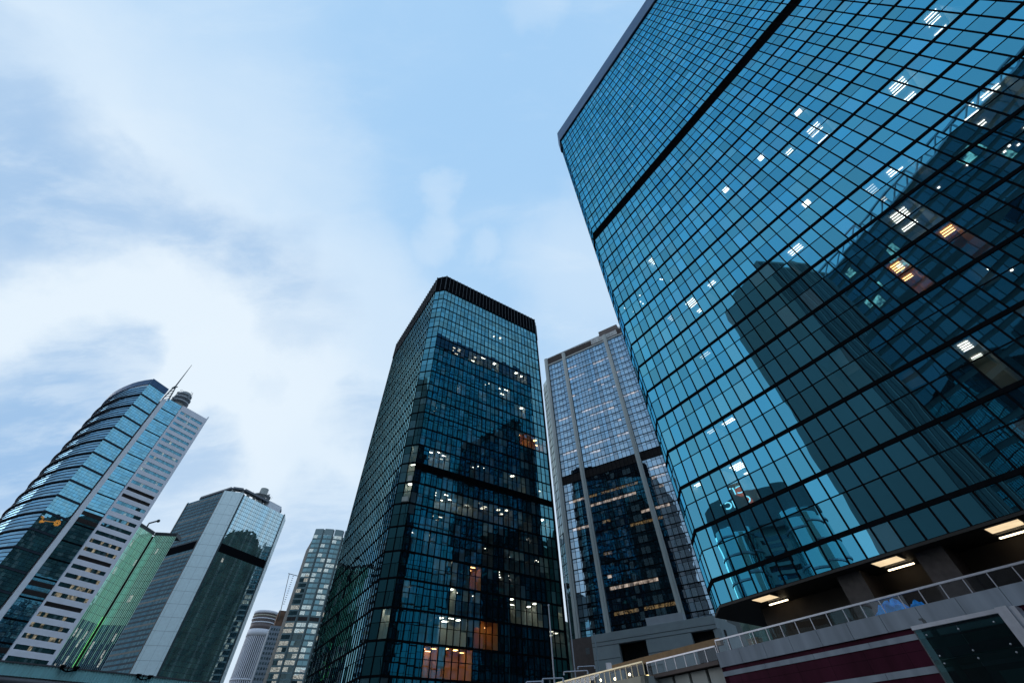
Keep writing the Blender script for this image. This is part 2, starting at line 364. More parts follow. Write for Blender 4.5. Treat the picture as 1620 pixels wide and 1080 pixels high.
# ------------------------------------------------------------------ right tower
cR = u(22.75)*38.6; LR, LRN, CH = 48.0, 47.6, 2.8
fR = octa(cR + u(AL+180)*LR, AL, LR, LRN, CH)
zR = EYE+38.6*.2638
tR = thing('office_tower', 'huge teal mirror glass tower with black grid filling the right side, reflecting dark buildings', 'office tower', (*(cR+u(AL+180)*24), 0))
LIT_R = [(0,(1533,4),2,'cool'),(0,(1485,44),3,'cool'),(0,(1425,157),2,'cool'),(0,(1305,213),2,'cool'),(0,(1270,244),1,'cool'),(0,(1285,185),1,'panel'),
 (0,(1227,239),1,'panel'),(0,(1312,324),1,'panel'),(0,(1292,343),1,'panel'),(0,(1545,196),3,'cool'),(0,(1427,304),2,'cool'),(0,(1446,341),1,'cool'),
 (0,(1490,290),4,'spot'),(0,(1425,357),2,'cool'),(0,(1154,307),1,'panel'),(0,(1176,283),1,'panel'),(0,(1210,255),1,'panel'),(0,(1033,425),1,'cool'),
 (0,(988,503),1,'spot'),(0,(1000,492),3,'spot'),(0,(1035,460),3,'spot'),(0,(1133,473),2,'cool'),(0,(1083,513),3,'cool'),(0,(1062,528),4,'dim'),
 (0,(1117,603),2,'dim'),(0,(1175,693),1,'cool'),(0,(1157,703),2,'cool'),(0,(1130,722),2,'dim'),(0,(1115,806),1,'cool'),(0,(1172,781),2,'cool'),
 (0,(1468,439),1,'warm'),(0,(1530,402),1,'warm'),(0,(1553,588),1,'cool'),(0,(1578,574),1,'dim'),(0,(1486,627),1,'dim'),(0,(1325,612),2,'spot'),
 (0,(1590,230),3,'spot'),(0,(1590,470),3,'spot'),(0,(1000,165),1,'spot'),(0,(960,222),1,'spot'),(0,(1420,306),3,'dim'),(0,(1268,410),2,'cool')]
curtain(tR, fR, [45,2,44,2,45,2,44,2], zR, 28, 3.80, 2.18, g_right, g_right_clear, LIT_R, {(0,14):'low',(2,14):'low',(1,14):'low'}, half=1.6, tilt=.0034, mull=.105, band=.28, style='tubes')
b = MB(); zt = zR+28*3.8
for F in fR: b.fbox(F, -.12, F.L+.12, zt+.20, zt+6.4, -.25, .32)
b.build('parapet', parapet_m, tR)
b = MB(); b.poly([(*F.p, zt+3) for F in fR]); b.build('roof', conc_dark, tR)
def inset(faces, d):
    """corner points of the footprint moved d metres inwards"""
    out = []
    for i, F in enumerate(faces):
        G = faces[i-1]; a, _ = hit2(G.p-G.n*d, G.d, F.p-F.n*d, F.d); out.append(G.p-G.n*d+G.d*a)
    return out
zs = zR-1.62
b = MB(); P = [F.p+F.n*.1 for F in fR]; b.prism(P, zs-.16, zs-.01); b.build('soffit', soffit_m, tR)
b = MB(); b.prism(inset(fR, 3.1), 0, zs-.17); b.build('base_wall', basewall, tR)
FB = fR[0]
for px0, px1, py in ((1310,1352,906),(1430,1483,865),(1196,1222,990),(1590,1680,800)):
    a0 = hit2(FB.p, FB.d, Vector((0,0)), u(azel(px1,py)[0]))[0]; a1 = hit2(FB.p, FB.d, Vector((0,0)), u(azel(px0,py)[0]))[0]
    if px0 == 1196: continue
    b = MB(); b.fbox(FB, a0, a1, 8, zs-.17, -3.09, -.85); b.build('pier', granite, tR)
for i, (p1, p2) in enumerate((((1200,942),(1207,957)), ((1394,882),(1403,895)), ((1576,822),(1592,840)))):
    wh = ('leftmost', 'middle', 'rightmost')[i]; nx = ('by the chamfered corner', 'between two stone piers', 'beside the glass entrance box')[i]
    az0 = azel(*p1)[0]; a = hit2(FB.p, FB.d, Vector((0,0)), u(az0))[0]
    t = thing('panel_light', f'{wh} lit rectangular panel light set in the soffit edge {nx}', 'ceiling light', FB.at(a, zs-.2, -.55), 'panel lights under the right tower')
    b = MB(); b.fbox(FB, a-.75, a+.75, zs-.22, zs-.165, -1.32, -.14); b.build('housing', steel_dark, t)
    for q in range(3):
        b = MB(); b.fbox(FB, a-.70, a+.70, zs-.232, zs-.221, -1.28+q*.38, -.94+q*.38); b.build('diffuser', e_panel, t)
    a = hit2(FB.p, FB.d, Vector((0,0)), u(azel(*p2)[0]))[0]
    t = thing('tube_light', f'{wh} bright tube light below the panel light {nx}', 'tube light', FB.at(a, zs-.3, -2.2), 'tube lights under the right tower')
    b = MB(); b.fbox(FB, a-.75, a+.75, zs-.24, zs-.17, -2.30, -2.16); b.build('batten', steel_dark, t)
    b = MB(); b.tube([FB.at(a-.72, zs-.28, -2.23), FB.at(a+.72, zs-.28, -2.23)], .04); b.build('tube', e_tube, t)
# ------------------------------------------------------------------ centre tower
cC = u(-15.35)*68.8; LC = 30.9
fC = octa(cC + u(55.6)*LC, 235.6, LC, LC, CH)
zC = EYE+93.07-24*3.8
tC = thing('office_tower', 'black framed glass tower with solid black crown in the centre, lower windows lit', 'office tower', (*(cC+u(55.6)*15), 0))
LIT_C = [(0,(774,531),5,'dim'),(0,(722,556),3,'dim'),(0,(745,567),4,'cool'),(0,(770,576),4,'cool'),(0,(808,594),5,'cool'),(0,(761,611),4,'spot'),(0,(793,623),3,'cool'),
 (0,(729,621),1,'cool'),(0,(761,636),2,'spot'),(0,(785,643),2,'spot'),(0,(814,655),3,'cool'),(0,(686,650),2,'spot'),(0,(700,656),1,'spot'),(0,(759,676),1,'spot'),
 (0,(824,694),9,'warm'),(0,(846,704),3,'cool'),(0,(684,727),4,'cool'),(0,(664,752),3,'cool'),(0,(694,790),8,'cool'),(0,(745,748),4,'spot'),(0,(800,762),5,'cool'),
 (0,(745,777),5,'spot'),(0,(817,792),8,'cool'),(0,(757,810),4,'dim'),(0,(791,820),3,'dim'),(0,(826,828),3,'dim'),(0,(855,780),4,'cool'),(0,(768,853),2,'spot'),
 (0,(826,866),4,'spot'),(0,(820,895),5,'spot'),(0,(692,905),4,'dim'),(0,(700,909),1,'dim'),(0,(724,914),2,'spot'),(0,(748,920),2,'warm'),(0,(790,925),4,'spot'),
 (0,(640,924),2,'spot'),(0,(725,937),4,'spot'),(0,(712,958),3,'cool'),(0,(808,969),6,'cool'),(0,(669,1000),7,'cool'),(0,(755,1007),4,'warm'),(0,(668,1050),5,'warm'),(0,(700,1052),1,'dim'),(0,(676,870),2,'dim'),(0,(650,845),1,'spot'),(0,(850,905),3,'spot'),(0,(862,845),2,'cool'),(0,(690,832),3,'dim'),
 (0,(724,1057),3,'warm'),(0,(738,1062),1,'warm'),(0,(878,1024),4,'dim'),(0,(886,968),2,'cool'),(0,(735,1010),2,'spot'),  # cool room near the right edge added to stand in for a bright reflection
 (1,(650,722),1,'cool'),(1,(648,755),2,'cool'),(1,(640,788),2,'cool'),(1,(608,998),2,'cool'),(0,(800,880),3,'spot'),(0,(766,874),2,'spot')]
curtain(tC, fC, [28,2,28,2,28,2,28,2], zC, 24, 3.80, 2.05, g_cen, g_cen_clear, LIT_C, {(0,9):'up'}, mull=.12, band=.28, tilt=.0022, proud=.09)
b = MB(); zt = zC+24*3.8
for F in fC:
    b.fbox(F, 0, F.L, zt+.16, zt+6.85, -.3, .06)
b.build('crown', blackrib, tC)
b = MB()
for F, n in zip(fC, [28,2]*4):
    for k in range(n+1): b.fbox(F, k*F.L/n-.05, k*F.L/n+.05, zt+.17, zt+6.95, .061, .22)
b.build('crown_fin', surf('grey_fin', (.05,.055,.062), .4, .4), tC)
b = MB(); b.poly([(*F.p, zt+5) for F in fC]); b.build('roof', conc_dark, tC)
b = MB(); b.prism([F.p for F in fC], 0, zC-.16, top=False); b.build('base_wall', granite, tC)
# ------------------------------------------------------------------ hotel tower with pale piers
A3 = -59.3; q3 = u(10.05)*137.5
def on3(az): return hit2(q3, u(A3), Vector((0,0)), u(az))[0]
sL, sR_ = on3(6.55), on3(10.05)-20.5-9.5
F3 = Face(q3+u(A3)*sR_, A3, sL-sR_); F3c = Face(F3.end(), -20.5, 6.0); F3s = Face(F3c.end(), 29.5, 26); F3b = Face(F3.p, A3+90, 30)
t3 = thing('hotel_tower', 'blue glass tower with four pale vertical piers and brown rooftop screens', 'tower', (*(q3), 0))
z3b, z3t, H3 = 31.2, EYE+134.0, 3.15; n3 = int((z3t-z3b)/H3); z3t = z3b+n3*H3
pier_s = [0.0, F3.L-on3(6.55)+on3(18.5), F3.L-on3(6.55)+on3(10.05), F3.L]
LIT3 = {}
for (x0, y0, x1, y1) in ((899,590,914,583),(902,602,924,590),(938,582,962,572),(942,610,962,600),(934,617,936,616),(952,611,954,610),(970,620,983,614),(922,651,969,633),(985,625,1008,618),
    (932,660,972,646),(938,688,948,684),(944,700,962,693),(978,688,990,682),(885,666,905,660),(890,720,912,712),(925,712,946,706),(1030,742,1050,732),(1035,758,1056,752),
    (1044,814,1058,808),(905,800,925,792),(910,845,935,838),(1018,818,1042,810),(940,808,1004,786),(967,928,1043,912),(900,628,910,624),(933,716,948,710)):
    s0, z0_ = F3.locate(x0, y0); s1, z1_ = F3.locate(x1, y1); k = int(((z0_+z1_)/2-z3b)/H3); LIT3.setdefault(k, []).append((min(s0,s1)-.3, max(s0,s1)+.3))
GOLD3 = {}
for (x0, y0, x1, y1) in ((955,782,1007,764),(998,832,1045,814),(953,838,965,835),(962,890,972,887),(978,980,1007,970),(1027,972,1070,957),(947,732,973,722),(930,790,945,784)):
    s0, z0_ = F3.locate(x0, y0); s1, z1_ = F3.locate(x1, y1); k = int(((z0_+z1_)/2-z3b)/H3); GOLD3.setdefault(k, []).append((min(s0,s1)-.3, max(s0,s1)+.3))
lou3 = int((F3.locate(905,757)[1]-z3b)/H3)
for bi in range(3):
    p0, p1 = pier_s[bi]+.8, pier_s[bi+1]-.8; nc = max(1, round((p1-p0)/1.42)); bw = (p1-p0)/nc; fr = MB()
    for c in range(nc+1): fr.fbox(F3, p0+c*bw-.07, p0+c*bw+.07, z3b, z3t, -.03, .05)
    for k in range(n3):
        zb = z3b+k*H3; fr.fbox(F3, p0, p1, zb-.14, zb+.14, -.04, .06)
        if k % 1 == 0: fr.fbox(F3, p0, p1, zb+2.1, zb+2.18, -.03, .035)
        b = MB()
        if k == lou3:
            b.fbox(F3, p0, p1, zb+.15, zb+H3-.15, -.4, -.3)
            for q in range(8): b.fbox(F3, p0, p1, zb+.2+q*.35, zb+.34+q*.35, -.28, .05)
            b.build('louvre_band', dark_louv, t3); continue
        rk = random.random() < .3
        for c in range(nc):
            a0 = p0+c*bw; lit = any(l0 < a0+bw/2 < l1 for l0, l1 in LIT3.get(k, [])) or random.random() < .012
            gold = any(l0 < a0+bw/2 < l1 for l0, l1 in GOLD3.get(k, []))
            b.pane(F3, a0+.01, a0+bw-.01, zb+.1, zb+2.14, 0, .0015, 0)
            b.pane(F3, a0+.01, a0+bw-.01, zb+2.14, zb+H3-.1, 0, .0015, 2 if gold else (1 if lit else 0))
        b.build('window_band', [g_t3, g_t3_lit, g_t3_gold], t3)
    fr.build('mullion_frame', black, t3)
for s_ in pier_s:
    b = MB()
    for q in (-1, 0, 1): b.fbox(F3, s_+q*.5-.22, s_+q*.5+.22, 20, z3t+(4.6 if s_ == F3.L else 3.6), -.4, .75+(.12 if q == 0 else 0))
    b.build('pier', t3_pil, t3)
for k in range(n3):
    zb = z3b+k*H3; b = MB()
    for F in (F3c, F3s):
        nc = max(1, round(F.L/1.5))
        for c in range(nc): b.pane(F, c*F.L/nc+.05, (c+1)*F.L/nc-.05, zb+.08, zb+H3-.08, 0 if F is F3s else (.0 if c < nc/2 else -.0), .004)
    if zb < z3t-9: b.build('corner_window_band', g_t3_side, t3)
fr = MB()
for F in (F3c, F3s):
    nc = max(1, round(F.L/1.5))
    for c in range(nc+1): fr.fbox(F, c*F.L/nc-.06, c*F.L/nc+.06, z3b, z3t-9, -.03, .06)
    for k in range(n3-3): fr.fbox(F, 0, F.L, z3b+k*H3-.1, z3b+k*H3+.1, -.05, .05)
fr.build('corner_frame', black, t3)
b = MB(); b.prism([F3.p, F3.end(), F3c.end(), F3s.end(), F3s.end()+u(A3+180)*F3.L, F3b.end()], z3t-9.2, z3t-8.9); b.build('roof_terrace', conc, t3)
b = MB(); b.fbox(F3, 0, F3.L, z3t-.1, z3t+.55, -.5, .35); b.build('cornice', t3_pil, t3)
b = MB(); b.fbox(F3, .5, F3.L-.5, z3t+.56, z3t+4.9, -1.0, -.8)
for k in range(110):
    a = .5+k*(F3.L-1)/110; b.fbox(F3, a, a+.14, z3t+.56, z3t+5.4, -.79, -.2)
b.build('rooftop_screen', brown_louv, t3)
b = MB(); sw0, sw1 = F3.locate(975,525)[0], F3.locate(934,540)[0]
for k in range(30):
    a = sw0+k*(sw1-sw0)/30
    if 13 <= k <= 14: continue
    b.fbox(F3, a, a+.2, z3t+1.6, z3t+4.3, -.19, -.10)
b.build('white_louvre', surf('white_slat', (.75,.76,.76), .6), t3)
b = MB(); b.fbox(F3, F3.L-7.5, F3.L+1, z3t+.6, z3t+6.0, -9, -1.6)
for k in range(26): b.fbox(F3, F3.L-7.5+k*.33, F3.L-7.37+k*.33, z3t+.6, z3t+6.2, -1.59, -1.3)
b.build('plant_room', brown_louv, t3)
b = MB(); b.fbox(F3, 3, 12, z3t+.6, z3t+9.5, -9, -2); b.build('plant_room', brown_louv, t3)
b = MB(); b.prism([F3.p-F3.n*.5, F3.end()-F3.n*.5, F3c.end()-F3c.n*.5, F3s.end()-F3s.n*.5, F3s.end()+u(A3+180)*F3.L, F3b.end()], 0, z3t-9.4); b.build('core', conc_dark, t3)
b = MB(); b.prism([F3.p-F3.n*.6, F3.end()-F3.n*.6, F3.end()-F3.n*20, F3.p-F3.n*20], z3t-8.8, z3t+.3); b.build('upper_core', conc_dark, t3)
# podium block in front of it
pp = u(7.95)*129.0; sP = hit2(pp, u(A3+180), Vector((0,0)), u(21.64))[0]
FP = Face(pp+u(A3+180)*sP, A3, sP); zP = EYE+.1938*129.0
tP = thing('podium_block', 'low grey panelled podium with dark square openings below the blue tower', 'podium', (*pp, 0))
def loc(F, px, py): return F.locate(px, py)
ops = []
for (x0, y0, x1, y1) in ((982,1013,1027,1062),(1096,995,1146,1028)):
    a0 = loc(FP, x1, (y0+y1)/2)[0]; a1 = loc(FP, x0, (y0+y1)/2)[0]; ops.append((a0, a1, loc(FP, x0+3, y0+4)[1]))
b = MB(); zo = ops[0][2]
b.fbox(FP, 0, FP.L, zo+.1, zP, -1.2, 0)
xs = [0] + [v for o in sorted(ops) for v in o[:2]] + [FP.L]
for i in range(0, len(xs), 2): b.fbox(FP, xs[i], xs[i+1], 0, zo+.1, -1.2, 0)
Fpc = Face(FP.p + u(A3+90+30)*0, A3, 1)
cpt = u(24.4)*129*.97
b.build('panel_wall', podium_m, tP)
d = (FP.p); e_ = d + u(40)*14
b = MB(); Fch = Face(e_, 220, 14); b.fbox(Fch, 0, 14, 0, zP, -1.0, 0); b.build('corner_wall', podium_m, tP)
for zz in (zo+.1, zo-2.6, zP-1.7):
    b = MB()
    for i in range(0, len(xs), 2): b.fbox(FP, xs[i] if zz < zo else 0, xs[i+1] if zz < zo else FP.L, zz-.05, zz+.05, -.03, .03)
    b.build('panel_joint', steel_dark, tP)
for o in ops:
    b = MB(); b.fbox(FP, o[0]-.3, o[1]+.3, 0, zo+.4, -4.5, -4.0); b.build('dark_recess', granite, tP)
b = MB(); b.fbox(FP, loc(FP,1080,975)[0], loc(FP,1022,985)[0], zP+.01, zP+1.7, -3, -.3); b.build('roof_planter', podium_hi, tP)
b = MB(); b.prism([FP.p-FP.n*.5, FP.end()-FP.n*.5, FP.end()-FP.n*14, FP.p-FP.n*14], zP-1, zP-.3); b.build('roof', conc, tP)
b = MB(); a0, zz = loc(FP, 930, 1040); b.fbox(FP, loc(FP,933,1030)[0], loc(FP,927,1030)[0], loc(FP,930,1034)[1], loc(FP,930,1024)[1], .0, .05)
b.build('vent_grille', steel_dark, tP)
b = MB(); Fbr = Face(u(7.95)*131, A3, 9.5); b.fbox(Fbr, 0, 6.2, 0, EYE+.1925*131, -8, 0)
tag(b.build('brown_block', brown_tile), 'plain brown tiled block left of the grey podium, beside the centre tower', 'building')
# ------------------------------------------------------------------ far-left tower
w0 = u(-45.9)*300; h1 = 26.5
def on(p, h, az): return hit2(p, u(h), Vector((0,0)), u(az))[0]
# facades seen from the left to the right run opposite to Face heading, so build with heading +180
def faceLR(p, h, az0, az1):
    """facade through p along h, visible between azimuth az0 (left) and az1 (right)"""
    a0, a1 = on(p, h, az0), on(p, h, az1); return Face(p+u(h)*a1, h+180, a1-a0)
t1 = thing('office_tower', 'tall blue glass tower with curved side, ledges and white ribbon windowed face at far left', 'office tower', (*w0, 0))
FW = faceLR(w0, h1, -46.25, -43.22); FS = faceLR(w0-u(h1-90)*-.6, h1, -48.0, -46.3); FPr = faceLR(w0, h1, -48.45, -48.02)
FBy = faceLR(u(-48.5)*295, 18, -50.5, -48.55)
zW = EYE+171.5; H1 = 4.0
b = MB(); rows = []
k = 0; zz = EYE+.5587*300
while zz > 8: rows.append(zz); zz -= 3.97
pw = []
lr = {13, 14, 22, 27}
prev = zW
m0, m1 = 1.1, FW.L-.9
wl = MB(); wl.fbox(FW, 0, m0, 0, zW, -1, 0); wl.fbox(FW, m1, FW.L, 0, zW, -1, 0); wl.fbox(FW, m0, m1, rows[0]+.05, zW, -1, 0)
for i, z in enumerate(rows):
    lo = z-1.75; nx = rows[i+1] if i+1 < len(rows) else 0
    wl.fbox(FW, m0, m1, nx, lo, -1, 0)
    b = MB(); n = 12
    if i in lr:
        b.fbox(FW, m0, m1, lo, z, -.6, -.5)
        for q in range(40): b.fbox(FW, m0+q*(m1-m0)/40, m0+(q+.45)*(m1-m0)/40, lo, z, -.49, -.1)
        b.build('louvre_band', dark_louv, t1)
    else:
        for q in range(n):
            lit = random.random() < (.10 if i < 20 else .28)
            b.pane(FW, m0+q*(m1-m0)/n, m0+(q+1)*(m1-m0)/n-.04, lo, z, -.25, .004, 1 if lit else 0)
        b.build('ribbon_window', [g_l1_row, g_l1_lit], t1)
wl.build('white_wall', white_clad, t1)
b = MB(); b.fbox(FW, -.35, .02, 0, zW+2.0, -1.2, .2); b.build('edge_fin', fin_grey, t1)
b = MB(); b.fbox(FPr, 0, FPr.L, 0, EYE+.57*296, -1, .8); b.build('grey_pier', fin_grey, t1)
# glass strip and bay in two-storey blocks with dark ledges
zBt = EYE+174.6; led = 7.95; nb = 22
zb0 = EYE+.5868*292-nb*led
for k in range(nb):
    z0_, z1_ = zb0+k*led, zb0+(k+1)*led
    louvk = k in (12, 8, 5)
    b = MB(); n = 4
    for r_ in range(5):
        for q in range(n): b.pane(FS, q*FS.L/n+.03, (q+1)*FS.L/n-.03, z0_+.5+r_*(led-.6)/5, z0_+.5+(r_+1)*(led-.6)/5-.12, -.15, .0015)
    if z0_ < zW-7: b.build('strip_window', g_l1, t1)
    if louvk:
        for zz in (z0_+1.3, z0_+4.8):
            b = MB(); b.fbox(FS, 0, FS.L, zz, zz+1.9, -.14, -.1)
            for q in range(24): b.fbox(FS, q*FS.L/24, (q+.45)*FS.L/24, zz, zz+1.9, -.09, .05)
            b.build('louvre_band', dark_louv, t1)
    b = MB(); b.fbox(FS, 0, FS.L, z0_-.05, z0_+.4, -.3, .03); b.build('strip_ledge', black, t1) if z0_ < zW-7 else None
    b = MB(); n = 8
    for r_ in range(5):
        for q in range(n): b.pane(FBy, q*(FBy.L)/n+.03, (q+1)*FBy.L/n-.03, z0_+.6+r_*(led-.7)/5, z0_+.6+(r_+1)*(led-.7)/5-.10, 0, .0015)
    if k < nb: b.build('bay_window', g_l1, t1)
b = MB()
for k in range(nb): b.pane(FBy, 0, FBy.L, zb0+k*led, zb0+(k+1)*led, -.10, 0)
for F, o in ((FS, -.24),):
    b.pane(F, 0, F.L, zb0, zW-1, o, 0)
b.build('window_frame', black, t1)
cur = [(-50.5,292),(-51.0,296.2),(-51.42,300.6),(-51.72,304.5),(-51.97,308.8),(-52.18,313),(-52.37,317.5),(-52.5,321.5),(-52.58,325.5),(-52.63,330),(-52.62,335),(-52.52,341),(-52.2,348),(-51.6,353)]
cpts = [u(a)*d_ for a, d_ in cur]
for k in range(nb):
    z0_, z1_ = zb0+k*led, zb0+(k+1)*led; b = MB()
    for p, q in zip(cpts, cpts[1:]):
        F = Face(q, math.degrees(math.atan2(p[0]-q[0], p[1]-q[1])), (p-q).length); F.n = -u(math.degrees(math.atan2(p[0]-q[0], p[1]-q[1]))-90)*-1
        for r_ in range(4): b.pane(F, 0, F.L, z0_+.6+r_*(led-.8)/4, z0_+.6+(r_+1)*(led-.8)/4-.22, 0, .002)
    b.build('curved_window_band', g_l1_curve, t1)
    b = MB()
    for p, q in zip(cpts, cpts[1:]):
        F = Face(q, math.degrees(math.atan2(p[0]-q[0], p[1]-q[1])), (p-q).length)
        b.fbox(F, 0, F.L, z0_-.22, z0_+.30, -.8, .14)
        for r_ in range(1, 4): b.fbox(F, 0, F.L, z0_+.6+r_*(led-.8)/4-.16, z0_+.6+r_*(led-.8)/4-.02, -.3, .12 if r_ == 2 else .05, 1)
    b.fbox(FBy, 0, FBy.L+.3, z0_-.4, z0_+.4, -.8, .35)
    b.build('ledge', [surf('ledge_dark', (.03,.04,.055), .6, spec=.03) if 'ledge_dark' not in MATS else MATS['ledge_dark'], surf('slate_spandrel', (.13,.17,.24), .6, 0, .1, 1, spec=.03) if 'slate_spandrel' not in MATS else MATS['slate_spandrel']], t1)
b = MB()
for p, q in zip(cpts, cpts[1:]):
    F = Face(q, math.degrees(math.atan2(p[0]-q[0], p[1]-q[1])), (p-q).length); b.fbox(F, 0, F.L, zb0+nb*led, zBt+.9, -.5, .2)
b.fbox(FBy, 0, FBy.L, zb0+nb*led, zBt+.9, -.5, .3); b.build('roof_band', parapet_m, t1)
core = [FW.p-FW.n*.9, FW.end()-FW.n*.9, FPr.p-FW.n*1.2, FPr.end()-FW.n*1.2, FBy.end()-FW.n*.4] + [p-u(-70)*0+u(45)*0 + (u(-20)*1.0) for p in cpts[2:]] + [FW.p+u(-60)*60]
b = MB(); b.prism([FW.p-FW.n*1.2, FW.end()-FW.n*3.0, FBy.p-FW.n*3.5, FBy.end()+u(-5)*3.0, cpts[5]+u(10)*2.0, cpts[8]+u(20)*2.5, cpts[11]+u(40)*3, FW.p+u(-50)*45], 0, zW-3.5); b.build('core', conc_dark, t1)
# gold sign on the bay
s0 = thing('gold_sign', 'glowing gold flower emblem with scroll lettering on the far left tower bay', 'sign', FBy.at(FBy.L/2, FBy.locate(78,826)[1], .2))
aF, zF = FBy.locate(90, 827)
b = MB()
for k in range(8):
    w = k*math.pi/4; P = []
    for j in range(7):
        t_ = j/6*2*math.pi; x = .85+.42*math.cos(t_); y = .32*math.sin(t_); P.append((aF+x*math.cos(w)-y*math.sin(w), zF+x*math.sin(w)+y*math.cos(w)))
    b.tube([FBy.at(a, z, .3) for a, z in P], .13, 5)
b.build('flower_emblem', e_gold, s0)
b = MB(); aS, zS = FBy.locate(66, 822)
for k in range(7):
    ox = random.uniform(-1.3, 1.3); oz = random.uniform(-1.1, 1.1); P = []
    for j in range(9): P.append(FBy.at(aS+ox+.6*math.cos(j*.9+k)*(.3+j*.08), zS+oz+.55*math.sin(j*.9+k)*(.3+j*.08), .3))
    b.tube(P, .07, 5)
a2, z2 = FBy.locate(79, 826); b.tube([FBy.at(aS-1, zS, .3), FBy.at(a2, z2+.3, .3), FBy.at(aF+1.5, zF, .3)], .09, 5)
b.build('scroll', e_gold, s0)
# mast and antenna ring on its roof
mp = pt(276.5, 612.5, 297); mt = pt(303, 577, 297); mb = pt(263, 628, 296)
t = thing('roof_mast', 'thin steel mast on a lattice base on top of the far left tower', 'mast', (mp[0], mp[1], zW-2))
b = MB(); b.tube([(mp[0],mp[1],mp[2]-.5),(mp[0],mp[1],mt[2])], [.42,.12], 8); b.build('mast_pole', steel_dark, t)
b = MB()
for dx, dy in ((-2,0),(2,0),(0,2),(0,-2)): b.tube([(mp[0]+dx*1.2,mp[1]+dy,zW-3),(mp[0]+dx*.3,mp[1]+dy*.3,mp[2]+.3)], .32, 6)
for k in range(5): b.tube([(mp[0]-2+.3*k,mp[1],zW-2+k*2.2),(mp[0]+2-.3*k,mp[1],zW-1+k*2.2)], .2, 5)
b.tube([(mp[0]-1.6,mp[1],mp[2]-.3),(mp[0]+1.6,mp[1],mp[2]+.4)], .35, 6); b.build('lattice_base', steel_dark, t)
def antenna_ring(c, z0, rads, lab, mat, h=2.6, seed=1):
    rnd = random.Random(seed); t = thing('antenna_platform', lab, 'antenna', (c[0], c[1], z0))
    b = MB()
    for i, r_ in enumerate(rads): b.lathe(c, [(r_*.55, z0+i*h), (r_, z0+i*h+.3), (r_, z0+i*h+1.1), (r_*.9, z0+i*h+1.12), (r_*.55, z0+i*h+1.0)], 28)
    b.build('ring_deck', mat, t, True)
    b = MB(); b.lathe(c, [(rads[0]*.62, z0-2.5), (rads[0]*.55, z0+len(rads)*h)], 20); b.build('drum', conc, t, True)
    b = MB()
    for k in range(26):
        w = rnd.uniform(0, 2*math.pi); i = rnd.randrange(len(rads)); rr = rads[i]*rnd.uniform(.9, 1.15); zz = z0+i*h+1.2
        x, y = c[0]+rr*math.sin(w), c[1]+rr*math.cos(w); b.tube([(x,y,zz-.6),(x,y,zz+rnd.uniform(1,2.6))], .10, 5)
    b.build('aerial', steel_dark, t)
    b = MB()
    for k in range(9):
        w = rnd.uniform(0, 2*math.pi); i = rnd.randrange(len(rads)); rr = rads[i]*1.05; zz = z0+i*h+1.4
        b.sphere((c[0]+rr*math.sin(w), c[1]+rr*math.cos(w), zz), rnd.uniform(.4,.75))
    b.build('dish', surf('dish_grey', (.35,.37,.4), .6) if 'dish_grey' not in MATS else MATS['dish_grey'], t, True)
cd = u(-46.72)*303
antenna_ring(cd, zW+2.0, [5.0, 4.9, 4.2], 'round rooftop platform ringed with dark dishes on the far left tower', surf('ring_grey', (.36,.39,.43), .6), 2.9, 3)
# ------------------------------------------------------------------ tower with pale corner pilasters
hW = 24.0; pW = u(-35.53)*420
tW = thing('office_tower', 'eight sided tower with wide pale corner pilasters and silvery glass, black belt and rooftop ring', 'office tower', (*pW, 0))
# footprint, walking with the outside on the left: right end of the front back to the left, and on round
LWf, LWc = 47.4, 15.7
pF1 = pW+u(hW)*LWf
fW = chain(pF1, hW+180, [LWf, LWc, LWf, LWc, LWf, LWc, LWf, LWc], [45]*8)
zWt = EYE+.4256*420; HW = 3.15; nW = 54
zbelt = fW[0].locate(382, 879)[1]
for fi, F in enumerate(fW):
    if fi % 2: 
        b = MB(); b.fbox(F, 0, F.L, 0, zWt+1.5, -.6, 0); b.build('corner_pilaster', pilaster, tW)
        b = MB()
        for k in range(1, 22): b.fbox(F, 0, F.L, k*8.3, k*8.3+.18, -.05, .04)
        for q in (.12,.5,.88): b.fbox(F, F.L*q-.06, F.L*q+.06, 0, zWt+1.4, -.05, .035)
        if fi in (1, 7): b.build('tile_joint', surf('joint_grey', (.36,.46,.50), .6) if 'joint_grey' not in MATS else MATS['joint_grey'], tW)
        continue
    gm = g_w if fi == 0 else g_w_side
    if fi in (4, 6):
        b = MB(); b.fbox(F, 0, F.L, 0, zWt, -.6, 0); b.build('rear_wall', conc, tW); continue
    nc = 26; fr = MB()
    for k in range(nW):
        zb = zWt-(k+1)*HW
        if zb < 4: break
        belt = abs(zb+HW/2-zbelt) < HW*.75
        b = MB()
        if belt: b.fbox(F, 0, F.L, zb, zb+HW, -.2, .12); b.build('belt_band', black, tW); continue
        for c in range(nc):
            lit = fi == 0 and random.random() < .001
            b.pane(F, c*F.L/nc+.02, (c+1)*F.L/nc-.02, zb+(.15 if fi == 0 else 1.2), zb+HW, 0, .0012, 1 if lit else 0)
        b.build('window_band', [gm, g_lit_cool], tW)
        if fi == 0: fr.fbox(F, 0, F.L, zb-.12, zb+.14, -.05, .04)
        else: fr.fbox(F, 0, F.L, zb, zb+1.2, -.3, .05, 1 if (k*7) % 5 else 0)
    for c in range(nc+1): fr.fbox(F, c*F.L/nc-.07, c*F.L/nc+.07, 4, zWt, -.04, .03 if fi == 0 else .01)
    fr.fbox(F, F.L-1.2, F.L, 4, zWt+.5, -.2, .3); fr.fbox(F, 0, .8, 4, zWt+.5, -.2, .3)
    fr.build('window_frame', [surf('frame_teal', (.035,.06,.07), .5) if 'frame_teal' not in MATS else MATS['frame_teal'], surf('slate_band', (.05,.075,.095), .6, spec=.05) if 'slate_band' not in MATS else MATS['slate_band']], tW)
b = MB(); b.prism([F.p-F.n*.8 for F in fW], 0, zWt-.4); b.build('core', conc_dark, tW)
